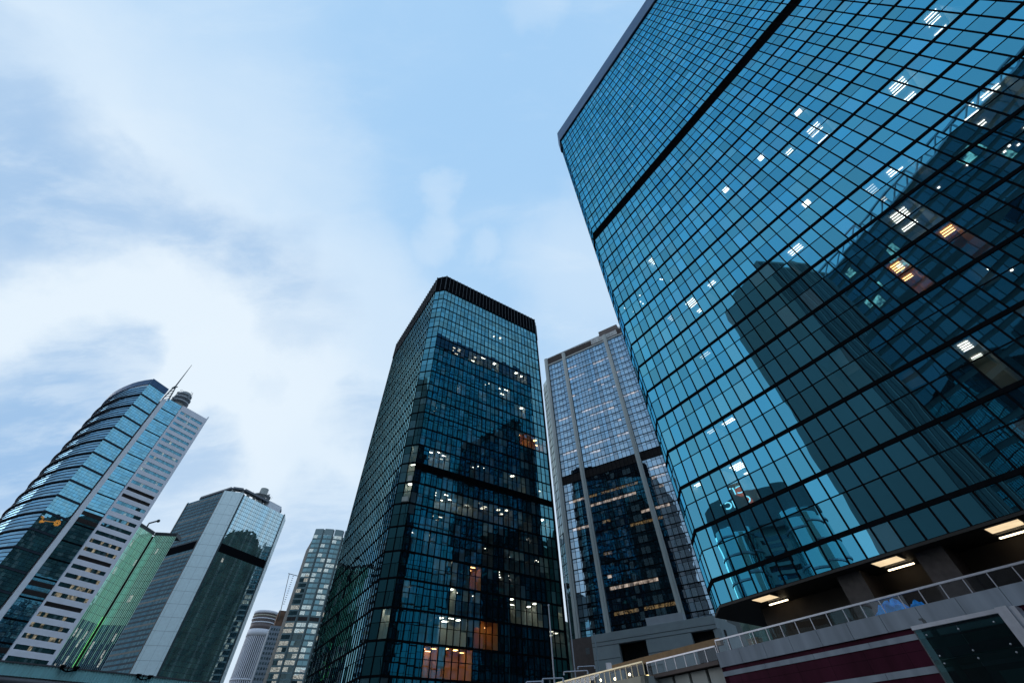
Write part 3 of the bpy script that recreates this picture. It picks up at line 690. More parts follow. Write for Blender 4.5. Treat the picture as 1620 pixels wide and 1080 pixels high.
ins = inset(fW, 9); b = MB()
for i in range(8):
    p, q = ins[i], ins[(i+1)%8]; F = Face(p, math.degrees(math.atan2(q[0]-p[0], q[1]-p[1])), (q-p).length)
    b.fbox(F, 0, F.L, zWt+7.0, zWt+8.6, -2.5, 3.0); n = max(1, round(F.L/7))
    for k in range(n+1): b.fbox(F, k*F.L/n-.9, k*F.L/n+.9, zWt-.4, zWt+7, -2, .5, 1)
    b.fbox(F, 0, F.L, zWt-.4, zWt+7, -7, -6, 2)
b.build('rooftop_frame', [surf('roof_grey', (.16,.18,.21), .6), conc, granite], tW)
c8 = pt(412, 790, 452)
antenna_ring((c8[0], c8[1]), zWt+6, [6.5, 8.0], 'two tier round antenna drum on the roof of the pilaster tower', conc, 8.5, 5)
b = MB(); pb = pt(426, 810, 446); Fb = Face((pb[0]+5, pb[1]+5), 204, 14); b.fbox(Fb, -2, 12, zWt-1, zWt+8.5, -8, 0)
tag(b.build('plant_room', fin_grey), 'small pale box on the roof of the pilaster tower right of its antenna', 'plant room')
# ------------------------------------------------------------------ slim green-lit tower between them
pn = u(-41.62)*370; pl = u(-43.4)*358; prr = u(-39.7)*363.6
tG = thing('green_tower', 'slim glass tower with green lit fins and a dark notch up the middle', 'office tower', (*pn, 0))
zG = EYE+.3215*366
for (p, q) in ((pn, pl), (prr, pn)):
    h = math.degrees(math.atan2(q[0]-p[0], q[1]-p[1])); F = Face(p, h, (q-p).length)
    gap = 1.1; s0_, s1_ = (gap, F.L) if p is pn else (0, F.L-gap); n = 13
    for k in range(30):
        zb = zG-(k+1)*3.9
        if zb < 4: break
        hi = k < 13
        b = MB()
        for c in range(n):
            lit = random.random() < (.03 if hi else .07)
            b.pane(F, s0_+c*(s1_-s0_)/n, s0_+(c+1)*(s1_-s0_)/n-.05, zb+.12, zb+3.9, 0, .003, 1 if lit else 0)
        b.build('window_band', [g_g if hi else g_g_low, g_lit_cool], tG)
    fr = MB(); led_ = MB(); fz = zG-13*3.9
    for c in range(n+1):
        a = s0_+c*(s1_-s0_)/n
        fr.fbox(F, a-.06, a+.06, 4, fz-.1-(c%3)*9, -.02, .35); led_.fbox(F, a-.06, a+.06, fz-(c%3)*9, zG, -.02, .35)
    for k in range(30): fr.fbox(F, s0_, s1_, zG-k*3.9-.08, zG-k*3.9+.08, -.03, .04, 1)
    fr.build('vertical_fin', [surf('pale_fin', (.45,.55,.60), .5) if 'pale_fin' not in MATS else MATS['pale_fin'], MATS['frame_teal']], tG)
    led_.build('lit_fin', e_ledsoft, tG)
    b = MB(); a = s0_ if p is pn else s1_; b.fbox(F, a-.06, a+.06, 4, zG-12*3.9, -.1, .3); b.build('neon_line', e_led, tG)
    b = MB(); b.fbox(F, 0, F.L, zG+.05, zG+.45, -8, .25)
    for k in range(22): b.fbox(F, k*F.L/22, (k+.5)*F.L/22, zG+.46, zG+2.2, -8, .1)
    b.build('roof_screen', steel_dark, tG)
b = MB(); b.prism([pl+u(-42)*1.0, pn+u(-42)*2.2, prr+u(-42)*1.0, prr+u(-42)*24, pl+u(-42)*24], 0, zG); b.build('core', granite, tG)
b = MB(); pk = pt(233, 832, 364); b.tube([(pk[0],pk[1],zG+2),(pk[0],pk[1],zG+4.5),(pk[0]+3,pk[1]+2.2,zG+7)], .5, 6); b.sphere((pk[0]+3.2,pk[1]+2.4,zG+7), 1.0)
b.build('roof_crane', steel_dark, tG)
# ------------------------------------------------------------------ grid tower behind the centre tower
tN = thing('office_tower', 'grey green office tower with stepped bays and many lit windows behind the centre tower', 'office tower', (*(u(-26)*430), 0))
hN = 62.0; pN = u(-26.25)*430; HN = 4.05; zN = EYE+.3838*430
fr = MB(); fN = []; pq = Vector(pN)
for hh_, L_ in ((88,7.4),(76,7.4),(64,7.4),(48,13),(30,16)):
    q_ = pq+u(hh_)*L_; fN.append(Face(q_, hh_+180, L_)); pq = q_+u(hh_)*1.6
FNs = Face(pN, hN-85, 40); restN = MB()
for k in range(41):
    zb = zN-5.5-(k+1)*HN
    if zb < 3: break
    mech = k == 16
    for i, F in enumerate(fN):
        b = MB() if k < 20 else restN
        n = 2 if i < 3 else 4
        for c in range(n):
            lit = random.random() < (.30 if k < 16 else .45)
            if k > 17 and i == 3: lit = random.random() < .12
            b.pane(F, c*F.L/n+.08, (c+1)*F.L/n-.08, zb+1.15, zb+HN-.1, 0, .006, 2 if mech else (1 if lit else 0))
        fr.fbox(F, 0, F.L, zb-.1, zb+1.15, -.4, .12, 0)
        if k < 20: b.build('window_band', [g_n, g_lit_cool, dark_louv], tN)
    b = MB()
    for c in range(14): b.pane(FNs, c*40/14+.1, (c+1)*40/14-.3, zb+1.2, zb+HN-.1, 0, .004, 1 if random.random() < .15 else 0)
    fr.fbox(FNs, 0, 40, zb, zb+1.1, -.4, .3, 1)
    b.build('side_window_band', [g_n, g_lit_cool], tN)
restN.build('window_band', [g_n, g_lit_cool, dark_louv], tN)['kind'] = 'stuff'
for i, F in enumerate(fN):
    fr.fbox(F, -.9 if i < 3 else 0, 0, 0, zN-.5, -1.6, -.4, 0); fr.fbox(F, 0, .25, 0, zN, -.4, .3, 1)
    fr.fbox(F, 0, F.L, zN-5.4, zN, -.4, .1, 2)
fr.fbox(FNs, 0, 40, zN-9, zN-4, -.4, .2, 2)
fr.build('spandrel', [surf('dark_green_spandrel', (.13,.20,.215), .5), surf('grey_green_edge', (.26,.33,.35), .5), surf('top_panel', (.20,.29,.31), .45)], tN)
b = MB(); b.prism([fN[0].end()-fN[0].n*.9+u(60)*.3]+[x_ for F in fN for x_ in (F.end()-F.n*.8, F.p-F.n*.8)]+[fN[4].p+u(-30)*40, fN[0].end()+u(-30)*40], 0, zN-6); b.build('core', conc_dark, tN)
# ------------------------------------------------------------------ round tower, construction block, crane, far slivers
cRd = u(-28.35)*765; zRd = EYE+.2271*750; rRd = 15.0
t = thing('round_tower', 'distant white ribbed round tower with ringed crown seen between taller towers', 'tower', (*cRd, 0))
b = MB(); b.lathe(cRd, [(rRd-.6, 0), (rRd-.6, zRd-28)], 48); b.build('drum', surf('dark_strip_glass', (.05,.055,.085), .3), t, True)
b = MB()
for k in range(40):
    w = R(k*9); F = Face(cRd+Vector((math.sin(w),math.cos(w)))*rRd+u(k*9+90)*-.55, k*9+90, 1.1); b.fbox(F, 0, 1.1, 0, zRd-28, -.8, .5)
b.build('white_rib', surf('white_rib', (.62,.62,.68), .6), t)
for z_ in (zRd-28, zRd-75, zRd-110):
    b = MB(); b.lathe(cRd, [(rRd, z_-.8), (rRd+.9, z_-.7), (rRd+.9, z_+.8 if z_ < zRd-40 else z_+7), (rRd-.5, z_+1 if z_ < zRd-40 else z_+7)], 48)
    b.build('white_ring', MATS['white_rib'], t, True)
ringbr = surf('crown_brown', (.15,.12,.12), .6, 0, .1, .2)
prof = [(0, 15.2, ringbr), (7.0, 15.6, MATS['white_rib']), (8.6, 15.5, ringbr), (11.5, 16.4, MATS['white_rib']), (12.8, 15.8, ringbr), (15.0, 16.3, warm_conc), (16.4, 15.6, ringbr), (18.2, 16.2, MATS['white_rib'])]
for i, (dz, rr, mm) in enumerate(prof):
    z0_ = zRd-21+dz; z1_ = zRd-21+(prof[i+1][0] if i+1 < len(prof) else 21.5)
    b = MB(); b.lathe(cRd, [(rr-3, z0_), (rr, z0_), (rr, z1_), (rr-3, z1_)], 48); b.build('crown_ring', mm, t, True)
b = MB(); b.lathe(cRd, [(.01, zRd+.5), (14, zRd+.5)], 48); b.build('roof', conc, t)
t = thing('apartment_slab', 'distant grey slab tower with brown netted top beside the round tower', 'building', (*(u(-27)*600), 0))
pS = u(-27.55)*560; Fsl = Face(pS+u(60)*16, 240, 16); Fs2 = Face(pS+u(60)*16+u(-30)*0, 60, .1); zS_ = EYE+.205*560
b = MB(); b.fbox(Fsl, 0, 16, 0, zS_, -40, 0); b.build('wall', surf('far_grey', (.25,.29,.34), .8), t)
b = MB()
for k in range(30):
    z_ = zS_-4-k*4
    if z_ < 2: break
    for c in range(6): b.fbox(Fsl, 1+c*2.5, 2.6+c*2.5, z_, z_+2, -.1, .06)
b.build('window', g_far, t)
b = MB(); b.fbox(Fsl, 3, 13, zS_, zS_+14, -20, -1); b.build('netted_top', mesh_brown, t)
t = thing('tower_crane', 'thin red grey tower crane above the netted slab tower', 'crane', (*(u(-26.75)*560), zS_))
m0_ = pt(449, 955, 560); m1_ = pt(457.7, 907, 560); j1 = pt(471, 910.5, 560); j0 = pt(456, 906.5, 560)
b = MB(); b.tube([m0_-Vector((0,0,14)), m1_], .35, 5)
for k in range(14): z_ = m0_[2]+k*(m1_[2]-m0_[2])/14; b.fbox(Face((m0_[0]-.7, m0_[1]), 90, 1.4), 0, 1.4, z_, z_+.4, -.3, .3)
b.build('mast', steel_dark, t)
b = MB(); b.tube([j0, j1], .35, 5); b.build('jib', steel_dark, t)
b = MB(); pg = u(-30.2)*640; Fl = Face(pg, 245, 14); b.fbox(Fl, 0, 14, 0, EYE+.156*640, -14, 0)
for k in range(30): b.fbox(Fl, 0, 14, 3+k*3.4, 3.8+k*3.4, -.1, .25)
tag(b.build('lime_block', lime), 'sliver of a lime green building left of the round tower', 'building')
t = thing('slim_tower', 'distant slim blue grey tower in the gap beside the centre tower', 'building', (*(u(5.6)*300), 0))
Fsm = Face(u(7.4)*300, 275.5, 9); zsm = EYE+.262*300
b = MB(); b.fbox(Fsm, 0, 9, 0, zsm, -9, 0); b.build('wall', surf('far_blue_grey', (.20,.26,.32), .7), t)
b = MB()
for k in range(24): b.fbox(Fsm, .6, 8.4, zsm-3-k*3.1, zsm-1.4-k*3.1, -.1, .05)
b.build('window_band', g_far, t)
# ------------------------------------------------------------------ podium wall of the right tower, railings, entrance box
PER = 30.5
def wl_pt(az, per=PER): return u(az)*(per/math.sin(R(az-AL)))
def wall_face(az0, az1, per=PER):
    """runs from the right (az1) to the left (az0) so that its outside faces the camera"""
    p, q = wl_pt(az1, per), wl_pt(az0, per); return Face(p, AL, (q-p).length)
FM = wall_face(20.85, 80)
tM = thing('podium_wall', 'maroon clad podium wall with pale stone coping and grey stripes at lower right', 'wall', (*wl_pt(40), 0))
zc1, zc0 = EYE+.152*36.55, EYE+.152*36.55-.78
nst_ = 26
for k in range(nst_):
    b = MB(); a0 = FM.L-(k+1)*1.75; 
    if a0 < 0: break
    b.fbox(FM, a0+.01, a0+1.74, zc0, zc1+random.uniform(-.004,.004), -.35, .10+random.uniform(0,.004)); b.build('coping_stone', stone_grey, tM)
b = MB(); b.fbox(FM, 0, FM.L, 0, zc0-.003, -1.0, 0); b.build('maroon_panel', maroon, tM)
b = MB()
for k in range(24): b.fbox(FM, FM.L-1.2-k*1.9-.012, FM.L-1.2-k*1.9, 0, zc0-.01, -.01, .0015)
for z_ in (9.9, 8.65): b.fbox(FM, 0, FM.L, z_-.006, z_+.006, -.01, .0018)
b.build('panel_joint', black, tM)
for zt_, hh in ((10.55, .24), (9.28, .27), (8.0, .27)):
    b = MB()
    for k in range(14): b.fbox(FM, FM.L-(k+1)*3.1+.008, FM.L-k*3.1-.008, zt_-hh, zt_, .002, .035)
    b.build('pale_stripe', stone_grey, tM)
b = MB(); Fend = Face(FM.end(), 55.6, 12); b.fbox(Fend, 0, 12, zc0, zc1, -.3, .0); b.fbox(Fend, .0, 12, 0, zc0-.004, -.3, -.02, 1); b.build('end_return', [stone_grey, maroon], tM)
b = MB(); b.fbox(FM, 0, FM.L, zc1-.5, zc1-.45, -6, -.36); b.build('terrace_floor', conc_dark, tM)
def railing(F, z0, z1, step, lab, mats=(steel, steel), off=-.15, s0=0, s1=None, hr=.045, gm=None):
    s1 = F.L if s1 is None else s1; n = max(1, round((s1-s0)/step)); st = (s1-s0)/n
    t = thing('glass_railing', lab, 'railing', F.at((s0+s1)/2, z0, off))
    b = MB(); b.fbox(F, s0, s1, z1-hr, z1+hr, off-.05, off+.05); b.build('handrail', mats[0], t)
    for k in range(n+1):
        b = MB(); b.fbox(F, s0+k*st-.018, s0+k*st+.018, z0+.002, z1-hr, off-.03, off+.03); b.build('post', mats[1], t)
    for k in range(n):
        b = MB(); b.fbox(F, s0+k*st+.03, s0+(k+1)*st-.03, z0+.05, z1-hr-.02, off-.006, off+.006); b.build('glass_panel', gm or g_rail, t)
    return t
zr1 = EYE+.1714*36.5
railing(FM, zc1+.005, zr1, .98, 'long glass railing with steel handrail on top of the maroon wall', s1=FM.L-.05, s0=FM.L-46)
# blue tarpaulin heap behind the railing
aT0 = FM.locate(1470, 955)[0]; aT1 = FM.locate(1383, 975)[0]
rt = random.Random(11); b = MB(); nx_, ny_ = 26, 9; zz0 = zc1-.1
def th(x, y):
    h = .62*max(0, 1-((x-.74)/.30)**4)*(1-abs(y-.5)*.9) + .40*max(0, 1-((x-.28)/.13)**2)*(1-abs(y-.5)) + .07
    return h*(1+.20*math.sin(x*37+y*9)+.14*math.sin(x*71-y*23))
G = [[FM.at(aT0+(aT1-aT0)*i/nx_+.05*math.sin(j*3+i), zz0+th(i/nx_, j/ny_), -.35-1.2*j/ny_) for i in range(nx_+1)] for j in range(ny_+1)]
for j in range(ny_):
    for i in range(nx_): b.quad(G[j][i], G[j][i+1], G[j+1][i+1], G[j+1][i])
for i in range(nx_):
    g0, g1 = G[0][i], G[0][i+1]; b.quad((g0[0],g0[1],zz0-.3), (g1[0],g1[1],zz0-.3), g1, g0)
tag(b.build('tarpaulin', tarp_m), 'crumpled bright blue tarpaulin heaped behind the glass railing', 'tarpaulin')
b = MB(); aB, zB = FM.locate(1180, 1010); b.fbox(FM, aB-.35, aB+.35, zc1-.45, zc1+.42, -1.3, -.7); b.fbox(FM, aB-.37, aB+.37, zc1+.421, zc1+.47, -1.32, -.68)
tag(b.build('storage_box', timber), 'small brown box with a lid behind the left end of the glass railing', 'box')
# entrance box of point-fixed glass
FE = wall_face(38.15, 44.35, 29.55); zE = EYE+.1516*(29.55/math.sin(R(38.15-AL)))
tE = thing('entrance_box', 'dark glass entrance box with pale steel frame in front of the maroon wall', 'entrance', (*FE.p, 0))
b = MB(); b.fbox(FE, -.25, FE.L+.03, zE-.16, zE, -.14, .04); b.build('header_beam', steel, tE)
b = MB(); b.fbox(FE, -.42, 0, 0, zE+.03, -.5, .08); b.fbox(FE, -.66, -.425, 0, zE-.02, -.9, .02); b.build('side_post', steel, tE)
b = MB(); b.fbox(FE, FE.L-.03, FE.L+.02, 0, zE-.161, -.10, .0); b.build('edge_trim', steel_dark, tE)
b = MB(); zj = zE-1.36
for a0, a1 in ((.01, FE.L/2-.005), (FE.L/2+.005, FE.L-.03)):
    for z0_, z1_ in ((zj+.006, zE-.17), (zj-1.4, zj-.006), (zj-2.8, zj-1.412)): b.fbox(FE, a0, a1, z0_, z1_, -.012, 0)
b.build('glass_pane', g_box, tE)
for a in (.35, FE.L/2, FE.L-.4):
    for z_ in (zE-.42, zj+.14, zj-.14, zj-1.26):
        b = MB(); b.sphere(FE.at(a, z_, .012), .035); b.build('glass_fixing', steel, tE, True)
b = MB(); b.fbox(FE, .02, FE.L-.04, zE-.9, zE-.55, -.55, -.4); b.fbox(FE, .02, FE.L-.04, zj-.2, zj+.15, -.75, -.6); b.fbox(FE, FE.L-.75, FE.L-.5, 0, zE-.2, -.55, -.4)
b.build('inner_beam', surf('teal_grey_steel', (.045,.09,.09), .5), tE)
b = MB(); b.fbox(FE, .45, 1.55, 0, zj-.55, -.93, -.85); b.build('lift_door', surf('pale_door', (.30,.42,.45), .4), tE)
b = MB(); aL, zL = FE.locate(1460, 980); b.fbox(FE, aL-.06, aL+.06, zE+.002, zE+.16, -.1, .0); b.fbox(FE, aL-.02, aL+.14, zE+.161, zE+.22, -.08, .05); b.build('small_camera', steel_dark, tE)
# low rail with grey panels, and the lit slab end
FL = wall_face(13.35, 20.75, 30.7); zl1 = EYE+.1628*36.9; zl0 = zl1-.78
tL = thing('terrace_edge', 'low terrace edge with grey green panels and dark gaps under the glass railing', 'wall', (*FL.p, 0))
b = MB(); b.fbox(FL, 0, FL.L, zl0-.22, zl0, -1.5, .05); b.build('slab_edge', brown_tile, tL)
b = MB(); b.fbox(FL, 0, FL.L, 0, zl0-.23, -1.6, -1.2); b.build('back_wall', granite, tL)
for k in range(5):
    b = MB(); a0 = FL.L*k/4.3; a1 = a0+FL.L/4.3*.84
    if a1 > FL.L: a1 = FL.L
    b.fbox(FL, a0, a1, 0, zl0-.28, -.8, -.35); b.build('grey_panel', conc, tL)
railing(FL, zl0+.004, zl1, .95, 'short unlit glass railing in front of the grey podium')
FA = wall_face(-3, 12.95, 29.6); za1 = EYE+.1472*(29.6/math.sin(R(12.86-AL))); za0 = za1-.80
tA = thing('terrace_edge', 'buff concrete slab edge washed by yellow light below the lit railing', 'wall', (*FA.p, 0))
b = MB(); b.fbox(FA, 0, FA.L, za0-1.4, za0, -.4, .0); b.build('slab_edge', warm_conc, tA)
Fa2 = Face(FA.p+u(55.6)*3.0, 235.6, 3.0)
b = MB(); b.fbox(Fa2, 0, 3, za0-1.4, za0, -.4, 0); b.build('side_slab', conc, tA)
b = MB(); b.fbox(FA, 0, FA.L, za0+.003, za0+.04, -.55, -.42); b.build('light_trough', e_yellow, tA)
brass = surf('warm_rail_metal', (.60,.52,.36), .35, .5, .08, 4)
railing(FA, za0+.003, za1, .62, 'glass railing washed in yellow light at bottom centre', (brass, brass))
for i, (x, y) in enumerate(((950,1075),(973,1073),(996,1066))):
    p = wl_pt(azel(x, y)[0], 30.4); z_ = EYE+azel(x, y)[1]*p.length
    t = thing('globe_lamp', ('leftmost', 'middle', 'rightmost')[i]+' of three small glowing globe lamps behind the yellow lit railing', 'lamp', (p[0], p[1], z_-.5), 'globe lamps behind the lit railing')
    b = MB(); b.sphere((p[0],p[1],z_), .085); b.build('globe', e_bulb, t, True)
    b = MB(); b.tube([(p[0],p[1],z_-.5),(p[0],p[1],z_-.08)], .02, 6); b.build('stem', steel_dark, t)
b = MB(); Fb_ = wall_face(9.5, 21.5, 34.0); zb_ = EYE+azel(1080,1030)[1]*(34/math.sin(R(azel(1080,1030)[0]-AL))); b.fbox(Fb_, 0, Fb_.L, zb_-.15, zb_+.30, -.4, 0)
tag(b.build('timber_beam', timber), 'long brown beam running behind the short glass railing', 'beam')
pf = pt(963, 1053, 44); t = thing('floodlight', 'small grey floodlight on a stand above the lit railing', 'floodlight', (pf[0], pf[1], pf[2]-1))
b = MB(); b.fbox(Face((pf[0]-.22,pf[1]), 270, -.0) if False else Face((pf[0]+.22,pf[1]-.1), 270, .44), 0, .44, pf[2]-.25, pf[2]+.2, -.15, .1); b.build('lamp_head', steel, t)
b = MB(); b.tube([(pf[0],pf[1],pf[2]-1.2),(pf[0],pf[1],pf[2]-.25)], .05, 6); b.tube([(pf[0],pf[1],pf[2]-.5),(pf[0]+1.2,pf[1]+.3,pf[2]-.15)], .03, 6); b.build('stand', steel_dark, t)
# flagpoles and street lamps in front of the centre tower
for i, (x, y, D_) in enumerate(((868,958,58),(893,905,74),(940,1003,92))):
    p = pt(x, y, D_); lab = ('tall pale flagpole in front of the dark foot of the centre tower', 'taller flagpole in the gap beside the brown block', 'thin pole in front of the left end of the grey podium')[i]
    t = thing('flagpole', lab, 'flagpole', (p[0], p[1], 0), 'flagpoles by the centre tower')
    b = MB(); b.tube([(p[0],p[1],0),(p[0],p[1],p[2])], [.13,.07], 10); b.build('pole', steel, t)
    b = MB(); b.sphere((p[0],p[1],p[2]+.08), .12); b.build('finial', steel, t)
for i, (x0, y0, x1, y1, D_) in enumerate(((833,1078,858,1078.7,40),(858.5,1073,891,1074,45),(892,1062,930,1064,52),(914,1054,941,1055.5,62))):
    p, q = pt(x0, y0, D_), pt(x1, y1, D_); q[2] = p[2]
    t = thing('street_lamp', ('nearest', 'second', 'third', 'farthest')[i]+' street lamp with a flat double arm at bottom centre', 'street lamp', (*((p+q)/2).to_2d(), 0), 'street lamps at bottom centre')
    b = MB(); m_ = p.lerp(q, .35); b.tube([(m_[0],m_[1],0),(m_[0],m_[1],p[2])], .07, 8); b.build('pole', steel_dark, t)
    b = MB(); b.tube([p, q], .05, 8); b.build('arm', steel, t)
    for w_ in (p, q): b = MB(); b.tube([w_, w_+Vector((0,0,-.25))], [.05,.09], 8); b.build('lamp_head', steel, t)
# ------------------------------------------------------------------ footbridge canopy at lower left
hc = 38.0; pc = u(-46.36)*30.0
a_l, a_r = on(pc, hc, -62), on(pc, hc, -20)
FCn = Face(pc+u(hc)*a_r, hc+180, a_r-a_l); zc = EYE+.1293*30
tN2 = thing('footbridge_canopy', 'teal corrugated fascia of a footbridge roof with a grey gutter at lower left', 'canopy', (*pc, 0))
b = MB(); n = int(FCn.L/.055); top, bot = zc-.05, zc-.45
for k in range(n):
    a0, a1 = k*FCn.L/n, (k+1)*FCn.L/n; o0, o1 = (.05 if k % 2 else 0), (.05 if k % 2 else 0)
    b.quad(FCn.at(a1,bot,o1), FCn.at(a1,top,o1), FCn.at(a0,top,o0), FCn.at(a0,bot,o0))
    b.quad(FCn.at(a1,bot,o1), FCn.at(a1,bot,.05-o1), FCn.at(a1,top,.05-o1), FCn.at(a1,top,o1))
b.build('corrugated_fascia', teal_sheet, tN2)
b = MB(); b.fbox(FCn, 0, FCn.L, zc-.05, zc, -4, .09); b.build('roof_edge', grey_beam, tN2)
b = MB(); b.tube([FCn.at(0, bot-.12, -.12), FCn.at(FCn.L, bot-.12, -.12)], .13, 12); b.build('gutter_pipe', surf('gutter', (.22,.22,.24), .45, .2), tN2, True)
b = MB(); n = int(FCn.L/.055)
for k in range(n):
    a0, a1 = k*FCn.L/n, (k+1)*FCn.L/n; o_ = -.2+(.05 if k % 2 else 0); b.quad(FCn.at(a1,bot-1.6,o_), FCn.at(a1,bot-.28,o_), FCn.at(a0,bot-.28,o_), FCn.at(a0,bot-1.6,o_))
b.build('lower_panel', teal_sheet, tN2)
b = MB(); b.fbox(FCn, 0, FCn.L, bot-.02, bot+.02, -4, -.06); b.build('underside', grey_beam, tN2)
for i, (x, y) in enumerate(((103,1063),(222,1076))):
    a, z_ = FCn.locate(x, y)
    t = thing('floodlight_bracket', ('left', 'right')[i]+' black twin floodlight bracket hanging on the teal canopy fascia', 'floodlight', FCn.at(a, zc, .1), 'floodlight brackets on the canopy')
    b = MB(); b.tube([FCn.at(a, zc+.01, .12), FCn.at(a, z_, .16)], .022, 6)
    b.tube([FCn.at(a+w*.25, z_+.02+.09*abs(w)**2.5, .16+.10*abs(w)) for w in (-1,-.7,-.35,0,.35,.7,1)], .03, 6); b.build('bracket_arm', black, t)
    for w in (-1, 1):
        b = MB(); b.fbox(FCn, a+w*.25-.09, a+w*.25+.09, z_+.13, z_+.20, .18, .36); b.fbox(FCn, a+w*.25-.05, a+w*.25+.05, z_+.05, z_+.128, .2, .3); b.build('lamp_head', black, t)
# ------------------------------------------------------------------ buildings behind the viewer, seen as reflections in the right tower
nR = u(AL-90)
def mir(v): return v - nR*(2*(v-cR).dot(nR))
def mirbox(A, B_, Cc):
    """plan of a block whose mirror image shows corners A (left), B (near), C (right)"""
    return [mir(A), mir(B_), mir(Cc), mir(A+Cc-B_)]
H1_ = 178.0
A_, B_, C_ = u(39.2)*(H1_/math.tan(R(43.2))), u(48.2)*(H1_/math.tan(R(46))), u(56)*(H1_/math.tan(R(38.5)))
P = mirbox(A_, B_, C_)
t = thing('concrete_tower', 'plain grey tower reflected as the flat teal silhouette in the right tower', 'tower', (*P[1], 0))
b = MB(); b.prism(P, 0, EYE+H1_); b.build('wall', surf('reflected_grey', (.48,.40,.37), .7, 0, .05, .05), t)
b = MB(); F = Face(P[2], math.degrees(math.atan2(*(P[1]-P[2]))), (P[1]-P[2]).length)
for sgn in (1,):
    Fx = Face(P[1], math.degrees(math.atan2(*(P[2]-P[1]))), (P[2]-P[1]).length)
    for k in range(10): b.fbox(Fx, Fx.L*k/10, Fx.L*(k+.4)/10, 0, EYE+H1_-2, -.2, .3); b.fbox(F, F.L*k/10, F.L*(k+.4)/10, 0, EYE+H1_-2, -.2, .3)
b.build('dark_rib', granite, t)
def refl_block(name, lab, A, B2, depth, H, litp, truss, cols, seed, mat=g_refl, zlow=0, hh=3.9):
    rnd = random.Random(seed); a, c = mir(A), mir(B2); t = thing(name, lab, 'building', (*((a+c)/2), 0))
    h = math.degrees(math.atan2(*(c-a))); F = Face(a, h, (c-a).length)
    if F.n.dot(cR-a) < 0: F = Face(c, h+180, (c-a).length)
    b = MB(); b.fbox(F, 0, F.L, zlow, H, -depth, -.1); b.build('wall', conc_dark, t)
    for k in range(int((H-zlow)/hh)):
        b = MB()
        for q in range(cols): b.pane(F, q*F.L/cols+.08, (q+1)*F.L/cols-.08, zlow+k*hh+.9, zlow+k*hh+hh-.2, .02, .006, 1 if rnd.random() < litp else 0)
        b.build('window_band', [mat, g_refl_lit], t)
    if truss:
        b = MB()
        for z_ in (H+.2, H+4.2): b.fbox(F, 0, F.L, z_, z_+.5, -.6, 0)
        n = int(F.L/4)
        for k in range(n): b.tube([F.at(k*F.L/n, H, -.3), F.at((k+1)*F.L/n, H+4.4, -.3)], .22, 5); b.tube([F.at(k*F.L/n, H, -.3), F.at(k*F.L/n, H+4.4, -.3)], .22, 5)
        b.build('roof_truss', steel, t)
    return t
refl_block('dark_office_block', 'dark office block with roof truss reflected in the upper right of the right tower', u(53)*128, u(86)*122, 22, EYE+108, .05, True, 30, 2)
refl_block('dark_hall_block', 'near black lower block reflected in the middle of the right tower', u(50.8)*108, u(88)*96, 14, EYE+70, .01, False, 20, 4, g_refl)
# sign tower with a rounded top
az_c, Dv = 30.6, 250.0
Vc = u(az_c)*Dv; Mc = mir(Vc); d_ = cR-Mc; fdir = (mir(Vc-u(az_c))-Mc).normalized()
hd = math.degrees(math.atan2(fdir[0], fdir[1]))+90
t = thing('sign_tower', 'turquoise glass tower with arched top and white letter sign reflected low in the right tower', 'building', (*Mc, 0))
Wd = 50.0; Fs = Face(Mc-u(hd)*Wd/2, hd, Wd)
Hs = EYE+.437*Dv-7.5
def arch(a): return Hs-6+11*math.sqrt(max(0, 1-((a-Wd/2)/(Wd/2+1))**2))
b = MB(); n = 24
for k in range(n):
    a0, a1 = k*Wd/n, (k+1)*Wd/n
    b.hexa([Fs.at(a0,Hs-16,-12),Fs.at(a1,Hs-16,-12),Fs.at(a1,Hs-16,1),Fs.at(a0,Hs-16,1),Fs.at(a0,arch(a0),-12),Fs.at(a1,arch(a1),-12),Fs.at(a1,arch(a1),1),Fs.at(a0,arch(a0),1)])
b.build('arched_crown', surf('crown_grey', (.22,.26,.27), .5), t)
for ca, rr in ((9, 9.0), (41, 9.0)):
    b = MB(); c2 = Fs.p+Fs.d*ca-Fs.n*2; b.lathe(c2, [(rr,0),(rr,Hs-15),(rr-.2,Hs-14.5),(.1,Hs-14.4)], 28); b.build('round_bay', g_citic, t, True)
    b = MB()
    for k in range(9): z_ = Hs-20-k*9; b.lathe(c2, [(rr,z_),(rr+.5,z_),(rr+.5,z_+.8),(rr,z_+.8)], 28)
    b.build('bay_ring', steel, t)
b = MB(); b.fbox(Fs, 15, 35, 0, Hs-16, -10, -2); b.build('middle_wall', surf('pale_turquoise', (.42,.55,.52), .5), t)
for k in range(24):
    z_ = Hs-19-k*3.8
    if z_ < 2: break
    b = MB(); b.fbox(Fs, 17+(k%3)*2, 33-(k%2)*3, z_-2.2, z_, -2.0, -1.9); b.build('window_band', g_refl, t)
cu = bpy.data.curves.new('sign_text', 'FONT'); cu.body = 'CITIC'; cu.size = 6.0; cu.extrude = .15; cu.align_x = 'CENTER'
to = bpy.data.objects.new('tmp_text', cu); C.objects.link(to)
me = bpy.data.meshes.new_from_object(to.evaluated_get(bpy.context.evaluated_depsgraph_get())); bpy.data.objects.remove(to)
org = Vector((*Mc, 0)); rgt = Vector((-Fs.d[0], -Fs.d[1], 0)) if False else Vector((Fs.d[0], Fs.d[1], 0)); out = Vector((Fs.n[0], Fs.n[1], 0))
